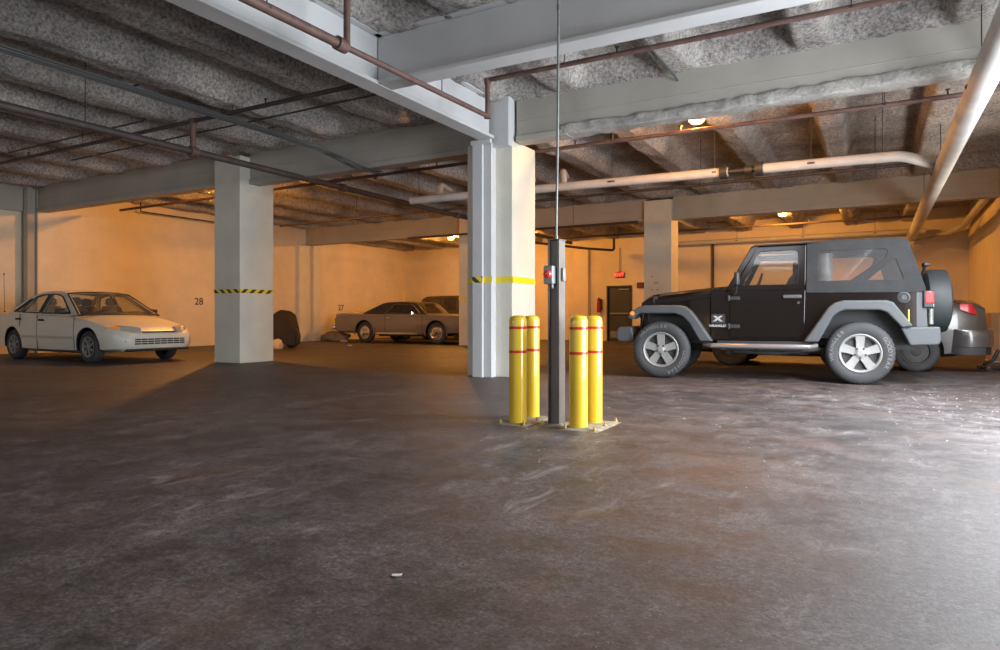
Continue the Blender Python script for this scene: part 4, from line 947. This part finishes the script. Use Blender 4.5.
# long silver coupe facing right by the left wall
M_spaint = mat('silver_brown_paint', (.23, .20, .18), .3, metal=.25, coat=.6)
M_vinyl = mat('dark_vinyl_roof', (.045, .035, .03), .6, bump=.1, bscale=60)
LIN = dict(paint=M_spaint, wb=3.02, hw=.99, r=.355, rr=.225, ww=.21, arch=.42, style='cap', rim=M_chrome, sh=.95,
    st=[(-2.95, .42, .86, .90, .88), (-2.90, .36, 1.00, 1.02, .93), (-2.6, .33, 1.02, 1.05, .96), (-1.5, .29, .99, 1.04, .985), (-.8, .27, .965, 1.0, .99), (.5, .27, .955, .99, .99), (1.5, .29, .95, 1.0, .985), (2.5, .32, .93, .98, .96), (2.85, .35, .90, .95, .93), (2.9, .40, .80, .82, .90)],
    gh=[(1.05, .955), (.80, 1.14), (.52, 1.33), (.40, 1.365), (-.2, 1.40), (-.75, 1.385), (-.95, 1.35), (-1.35, 1.17), (-1.78, .98), (-1.6, .93)], seg=(2, 6), tailpts=1,
    tum=(.96, .86, 1.38, .64), win=[[(.78, 1.0), (.42, 1.27), (.30, 1.305), (-.40, 1.32), (-.72, 1.02)], [(-.95, 1.08), (-.80, 1.24), (-1.0, 1.24), (-1.12, 1.08)]], roofmat=M_vinyl,
    seats=(.1, -.7), bow=.12, crown=.03, shuts=[(.95, .35, .93), (-.62, .35, .95)], handles=[(-.45, .86)], handlemat=M_chrome, mirror=(.62, 1.01, M_chrome),
    strips=[(-1.0, 1.0, .33, .05, .012, 'sill_moulding', M_chrome), (-2.85, 2.8, .985 - .03, .012, .006, 'belt_moulding', M_chrome)])
ln = car('coupe', 'long silver brown vintage coupe with dark vinyl roof facing right', -14.0, 19.02, 0, LIN)
for s in (-1, 1):
    for wx in (1.51, -1.51):
        b = MB(); rg = []
        for k in range(25):
            a = math.radians(-15 + 210 * k / 24); c_, d_ = math.cos(a), math.sin(a); rg.append([(wx + .415 * c_, s * .985, .365 + .415 * d_), (wx + .415 * c_, s * 1.003, .365 + .415 * d_), (wx + .45 * c_, s * 1.003, .365 + .45 * d_), (wx + .45 * c_, s * .985, .365 + .45 * d_)])
        b.loft(rg).build('arch_moulding', M_spaint, ln, smooth=0)
    b = MB(); zz = [(.78, 1.0), (.42, 1.27), (.30, 1.305), (-.40, 1.32), (-.72, 1.02), (.78, 1.0)]
    b.tube([(a, s * (.86 - .22 * (c - .96) / .42 + .006), c) for (a, c) in zz], .012, 6); b.build('window_trim', M_chrome, ln)
    b = MB()
    for k in range(4): b.box(1.10 + .07 * k, 1.13 + .07 * k, min(s * .975, s * .995), max(s * .975, s * .995), .78, .88)
    b.build('fender_louvre', M_chrome, ln, smooth=0)
    MB().box(-2.99, -2.9, min(s * .55, s * .86), max(s * .55, s * .86), .68, .84).build('tail_lamp', M_redlens, ln, bevel=.02)
MB().box(-3.06, -2.92, -.96, .96, .44, .60).build('rear_bumper', M_chrome, ln, bevel=.03)
MB().box(2.88, 3.04, -.96, .96, .42, .56).build('front_bumper', M_chrome, ln, bevel=.03)
b = MB()
for k in range(15): b.box(2.86, 2.96, -.28 + .04 * k - .006, -.28 + .04 * k + .006, .60, .98)
b.box(2.86, 2.98, -.31, .31, .97, 1.01); b.build('grille', M_chrome, ln, smooth=0)
MB().box(2.84, 2.93, .45, .86, .66, .86).box(2.84, 2.93, -.86, -.45, .66, .86).build('headlamp_door', M_spaint, ln, bevel=.015)

# dark wagon parked behind the coupe, facing left
M_dpaint = mat('dark_olive_paint', (.06, .048, .03), .3, coat=.5)
WAG = dict(paint=M_dpaint, wb=2.6, hw=.88, r=.34, rr=.2, ww=.2, arch=.40, style='steel', rim=M_darkm,
    st=[(-2.2, .40, 1.0, 1.02, .80), (-2.1, .35, 1.08, 1.10, .85), (-1.3, .30, 1.10, 1.12, .88), (.4, .30, 1.10, 1.13, .88), (1.3, .30, 1.04, 1.09, .87), (1.9, .34, .98, 1.03, .84), (2.05, .40, .80, .85, .78)],
    gh=[(.82, 1.10), (.60, 1.38), (.42, 1.60), (.25, 1.66), (-.8, 1.68), (-1.8, 1.64), (-1.95, 1.58), (-2.08, 1.30), (-2.15, 1.08), (-2.0, 1.05)], seg=(2, 6), tailpts=1,
    tum=(1.08, .84, 1.68, .70), win=[[(.62, 1.14), (.36, 1.52), (-.42, 1.58), (-.42, 1.14)], [(-.52, 1.14), (-.52, 1.58), (-1.1, 1.58), (-1.1, 1.14)], [(-1.2, 1.14), (-1.2, 1.58), (-1.8, 1.55), (-1.98, 1.14)]],
    seats=(.0, -.85), bow=.08, crown=.03, shuts=[(.75, .4, 1.05), (-.47, .4, 1.08)], handles=[(-.3, .98)], mirror=(.55, 1.18, M_black))
wg = car('station_wagon', 'dark wagon mostly hidden behind the silver brown coupe', -14.62, 21.62, PI, WAG)
for s in (-1, 1):
    MB().lathe([(0, .07), (.07, .06), (.09, .0), (0, -.02)], 20, 'x', (2.0, s * .62, .80)).build('headlamp', M_clear, wg)
MB().box(2.0, 2.12, -.8, .8, .45, .58).build('front_bumper', M_chrome, wg, bevel=.02)

# grey sedan behind the off-roader, facing left
M_gpaint = mat('grey_car_paint', (.065, .060, .057), .25, metal=.3, coat=.7)
SED = dict(paint=M_gpaint, wb=2.9, hw=.90, r=.33, rr=.215, ww=.20, arch=.385, style='steel', rim=M_darkm,
    st=[(-2.42, .42, .80, .82, .74), (-2.38, .36, 1.03, 1.07, .80), (-2.25, .32, 1.11, 1.17, .84), (-1.9, .25, 1.12, 1.18, .88), (-1.45, .22, 1.10, 1.17, .90), (-.6, .20, 1.0, 1.04, .905), (.5, .20, .97, 1.02, .905),
        (1.1, .20, .94, 1.02, .90), (1.6, .22, .88, .96, .89), (2.1, .24, .80, .87, .84), (2.35, .26, .70, .76, .74), (2.45, .32, .60, .63, .62)],
    gh=[(1.28, .975), (.85, 1.20), (.45, 1.405), (.25, 1.44), (-.2, 1.46), (-.7, 1.445), (-.98, 1.40), (-1.4, 1.24), (-1.78, 1.09), (-1.6, 1.03)], seg=(2, 6), tailpts=1,
    tum=(.99, .83, 1.46, .62), win=[[(.92, 1.02), (.36, 1.33), (.2, 1.375), (-.2, 1.395), (-.25, 1.03)], [(-.35, 1.035), (-.30, 1.395), (-.7, 1.375), (-.95, 1.32), (-1.2, 1.06)]],
    seats=(.1, -.8), bow=.14, crown=.03, shuts=[(1.05, .3, .93), (-.3, .3, .98), (-1.1, .5, 1.0)], handles=[(-.1, .88), (-.95, .90)], mirror=(.8, 1.04, M_gpaint))
sd = car('sedan', 'grey sedan mostly hidden behind the black off-roader', -.87, 13.66, PI, SED)
for s in (-1, 1):
    b = MB(); rg = []
    for k in range(9):
        t = k / 8; y = .50 + .335 * t; x = -2.405 + .16 * t ** 2; rg.append([(x + .05, s * y, .90 + .02 * t), (x - .02, s * y, .90 + .02 * t), (x + .0, s * y, 1.0), (x + .06, s * y, 1.09), (x + .10, s * y, 1.09)])
    for k in range(1, 5):
        t = k / 4; x = -2.24 + .20 * t; rg.append([(x, s * .80, .93 + .08 * t), (x, s * (.866 + .012 * t), .93 + .08 * t), (x, s * (.868 + .012 * t), 1.0 + .04 * t), (x, s * (.845 + .012 * t), 1.10), (x, s * .80, 1.10)])
    b.loft(rg).build('tail_lamp', M_redlens, sd, smooth=50)
b = MB(); rg = []
for (y, x) in ((-.90, -2.0), (-.905, -2.2), (-.86, -2.40), (-.70, -2.49), (-.3, -2.53), (.3, -2.53), (.70, -2.49), (.86, -2.40), (.905, -2.2), (.90, -2.0)):
    rg.append([(x + .12, y * .9, .40), (x, y, .42), (x - .01, y, .58), (x, y, .68), (x + .02, y * .99, .70), (x + .12, y * .9, .70)])
b.loft(rg).build('rear_bumper', M_gpaint, sd, smooth=40)
rg = [[(p[0] + .02, p[1] * .985, z) for (p, z) in ((r_[0], .30), (r_[1], .30), (r_[1], .415), (r_[0], .415))] for r_ in rg]
MB().loft(rg).build('bumper_skirt', M_black, sd, smooth=40)

# ------------------------------------------------------------------ smaller things
def lumpy(name, label, cat, loc, r3, m, seed, folds=.18, flat=True, sub=5):
    b = MB(); bmesh.ops.create_icosphere(b.bm, subdivisions=sub, radius=1)
    for v in b.bm.verts:
        p = v.co.copy(); w = 1 + folds * noise.noise(p * 1.4 + Vector((seed, 0, 0))) + folds * .5 * noise.noise(Vector((p.x * 4, p.y * 4, p.z * 1.2 + seed))) + folds * .25 * abs(noise.noise(p * 7 + Vector((0, seed, 0))))
        sq = max(abs(p.x), abs(p.y)) ** .12
        v.co = Vector((p.x * r3[0] * w, p.y * r3[1] * w, max((p.z * w + .55) * r3[2] / 1.5, 0)))
    o = b.build(name, m, None, smooth=70); o.location = loc
    return tag(o, label, cat)
M_cover = mat('black_cover', (.024, .019, .017), .8, var=.3, vscale=3)
mc = thing('covered_motorcycle', 'motorcycle under a black cover beside the left column', 'motorcycle', (-15.42, 13.82, 0), .15)
b = MB(); rg = []
for i in range(25):
    t = i / 24; x = -.95 + 1.9 * t
    h = .78 + .30 * math.exp(-((t - .76) / .17) ** 2); w = .30 + .20 * math.exp(-((t - .74) / .16) ** 2)
    endf = min(1, min(t, 1 - t) * 6) ** .5
    ring = []
    for k in range(25):
        a = PI * k / 24; cy, cz = math.cos(a), math.sin(a)
        fold = 1 + .10 * noise.noise((x * 2.2, cy * 3, cz * 1.1)) + .06 * noise.noise((x * 9, cy * 6, cz))
        yy = w * (abs(cy) ** .55) * (1 if cy > 0 else -1) * fold * (.35 + .65 * endf); z0 = .10 + .05 * noise.noise((x * 5, cy * 2, 4))
        ring.append((x, yy, z0 + (h * (.45 + .55 * endf) - z0) * (cz ** .6 if cz > 0 else 0) * (1 + .05 * noise.noise((x * 6, cy * 5, 7)))))
    rg.append(ring)
b.loft(rg, cap=False, closed=False).build('cover', M_cover, mc, smooth=60)
for x in (-.72, .74):
    MB().lathe([(.20, -.05), (.28, -.055), (.30, -.03), (.305, 0), (.30, .03), (.28, .055), (.20, .05)], 32, 'y', (x, 0, .305)).build('wheel', M_rubber, mc)
MB().tube([(-.2, .1, .35), (-.1, .35, .0)], .015).build('kickstand', M_darkm, mc)
lumpy('plastic_bag', 'pale bag on the floor against the covered motorcycle', 'bag', (-14.55, 13.25, 0), (.17, .17, .26), mat('pale_bag', (.55, .50, .42), .5), 3)
M_tarp = mat('grey_tarp', (.22, .19, .15), .7, var=.25, vscale=3)
lumpy('tarp_heap', 'grey crumpled tarp heap on the floor behind the silver coupe', 'tarp', (-17.35, 18.6, 0), (.55, .42, .32), M_tarp, 8, .3)
lumpy('rag', 'small pale crumpled rag on the floor by the tarp heap', 'rag', (-16.15, 17.7, 0), (.16, .11, .10), mat('pale_rag', (.40, .36, .30), .8), 12, .4, sub=4)
lumpy('rag', 'tiny pale scrap on the floor between the left column and the silver coupe', 'rag', (-14.0, 15.6, 0), (.10, .06, .04), mat('pale_rag', (.40, .36, .30), .8), 15, .4, sub=3)
M_card = mat('brown_carton', (.42, .27, .15), .8, var=.15)
cb = thing('carton', 'tall brown carton standing at the right wall beyond the grey sedan', 'box', (2.165, 16.62, 0), 0)
MB().box(-.17, .17, -.32, .32, .02, .97).build('carton_body', M_card, cb, smooth=0, bevel=.008)
MB().box(-.172, .172, -.03, .03, .97, .974).box(-.03, .03, -.324, -.32, .05, .95).build('packing_tape', mat('tan_tape', (.50, .36, .2), .35), cb, smooth=0)
MB().box(-.18, .18, -.36, .36, 0, .02).build('pallet_board', M_col, cb, smooth=0)
ds = thing('floor_jack', 'small black metal jack on the floor between the grey sedan and the carton', 'jack', (1.72, 13.75, 0), .5); ds.scale = (.8, .8, .8)
MB().tube([(-.2, 0, .12), (0, 0, .22), (.12, .02, .42)], .035).tube([(-.22, -.08, .05), (.2, -.1, .06)], .03).tube([(-.22, .08, .05), (.2, .1, .06)], .03).build('jack_frame', M_black, ds)
for (x, y) in ((-.2, -.12), (-.2, .12), (.2, -.13), (.2, .13)): MB().lathe([(0, -.02), (.05, -.02), (.05, .02), (0, .02)], 16, 'y', (x, y, .05)).build('caster', M_chrome, ds)
b = MB(); 
pp = [(0, 0), (.02, -.008), (.036, .006), (.030, .022), (.012, .018), (-.006, .012)]
b.plate(pp, [], lambda a, c: (a, c, .002 + .02 * math.sin(a * 60) ** 2 * .3), lambda a, c: (a, c, .004 + .02 * math.sin(a * 60) ** 2 * .3))
o = b.build('paper_scrap', mat('paper', (.72, .72, .72), .7), None, smooth=0); o.location = (-1.46, 1.84, 0); tag(o, 'small white scrap of paper on the floor in the foreground', 'litter')
# loose paint chips and grit on the floor at right
b = MB(); rnd_ = random.Random(11)
for i in range(420):
    cxx, cyy = (rnd_.gauss(.1, 1.0), rnd_.gauss(7.6, 1.4)) if i % 2 else (rnd_.uniform(-3.5, 2.2), rnd_.uniform(3.6, 9.6))
    if cxx > 2.3: continue
    sz = rnd_.uniform(.003, .0085) * (1.5 if rnd_.random() < .12 else 1); a = rnd_.uniform(0, 6.28); n = rnd_.choice((3, 4, 5))
    P_ = [(cxx + sz * rnd_.uniform(.6, 1.2) * math.cos(a + 2 * PI * k / n), cyy + sz * rnd_.uniform(.6, 1.2) * math.sin(a + 2 * PI * k / n)) for k in range(n)]
    b.faces([(x, y, .001) for (x, y) in P_] + [(cxx, cyy, .001 + sz * .5)], [(k, (k + 1) % n, n) for k in range(n)])
o = b.build('paint_chips', mat('chip_white', (.45, .43, .41), .8), None, smooth=0); o['kind'] = 'stuff'
tag(o, 'pale paint chips and grit scattered on the floor at right', 'grit')
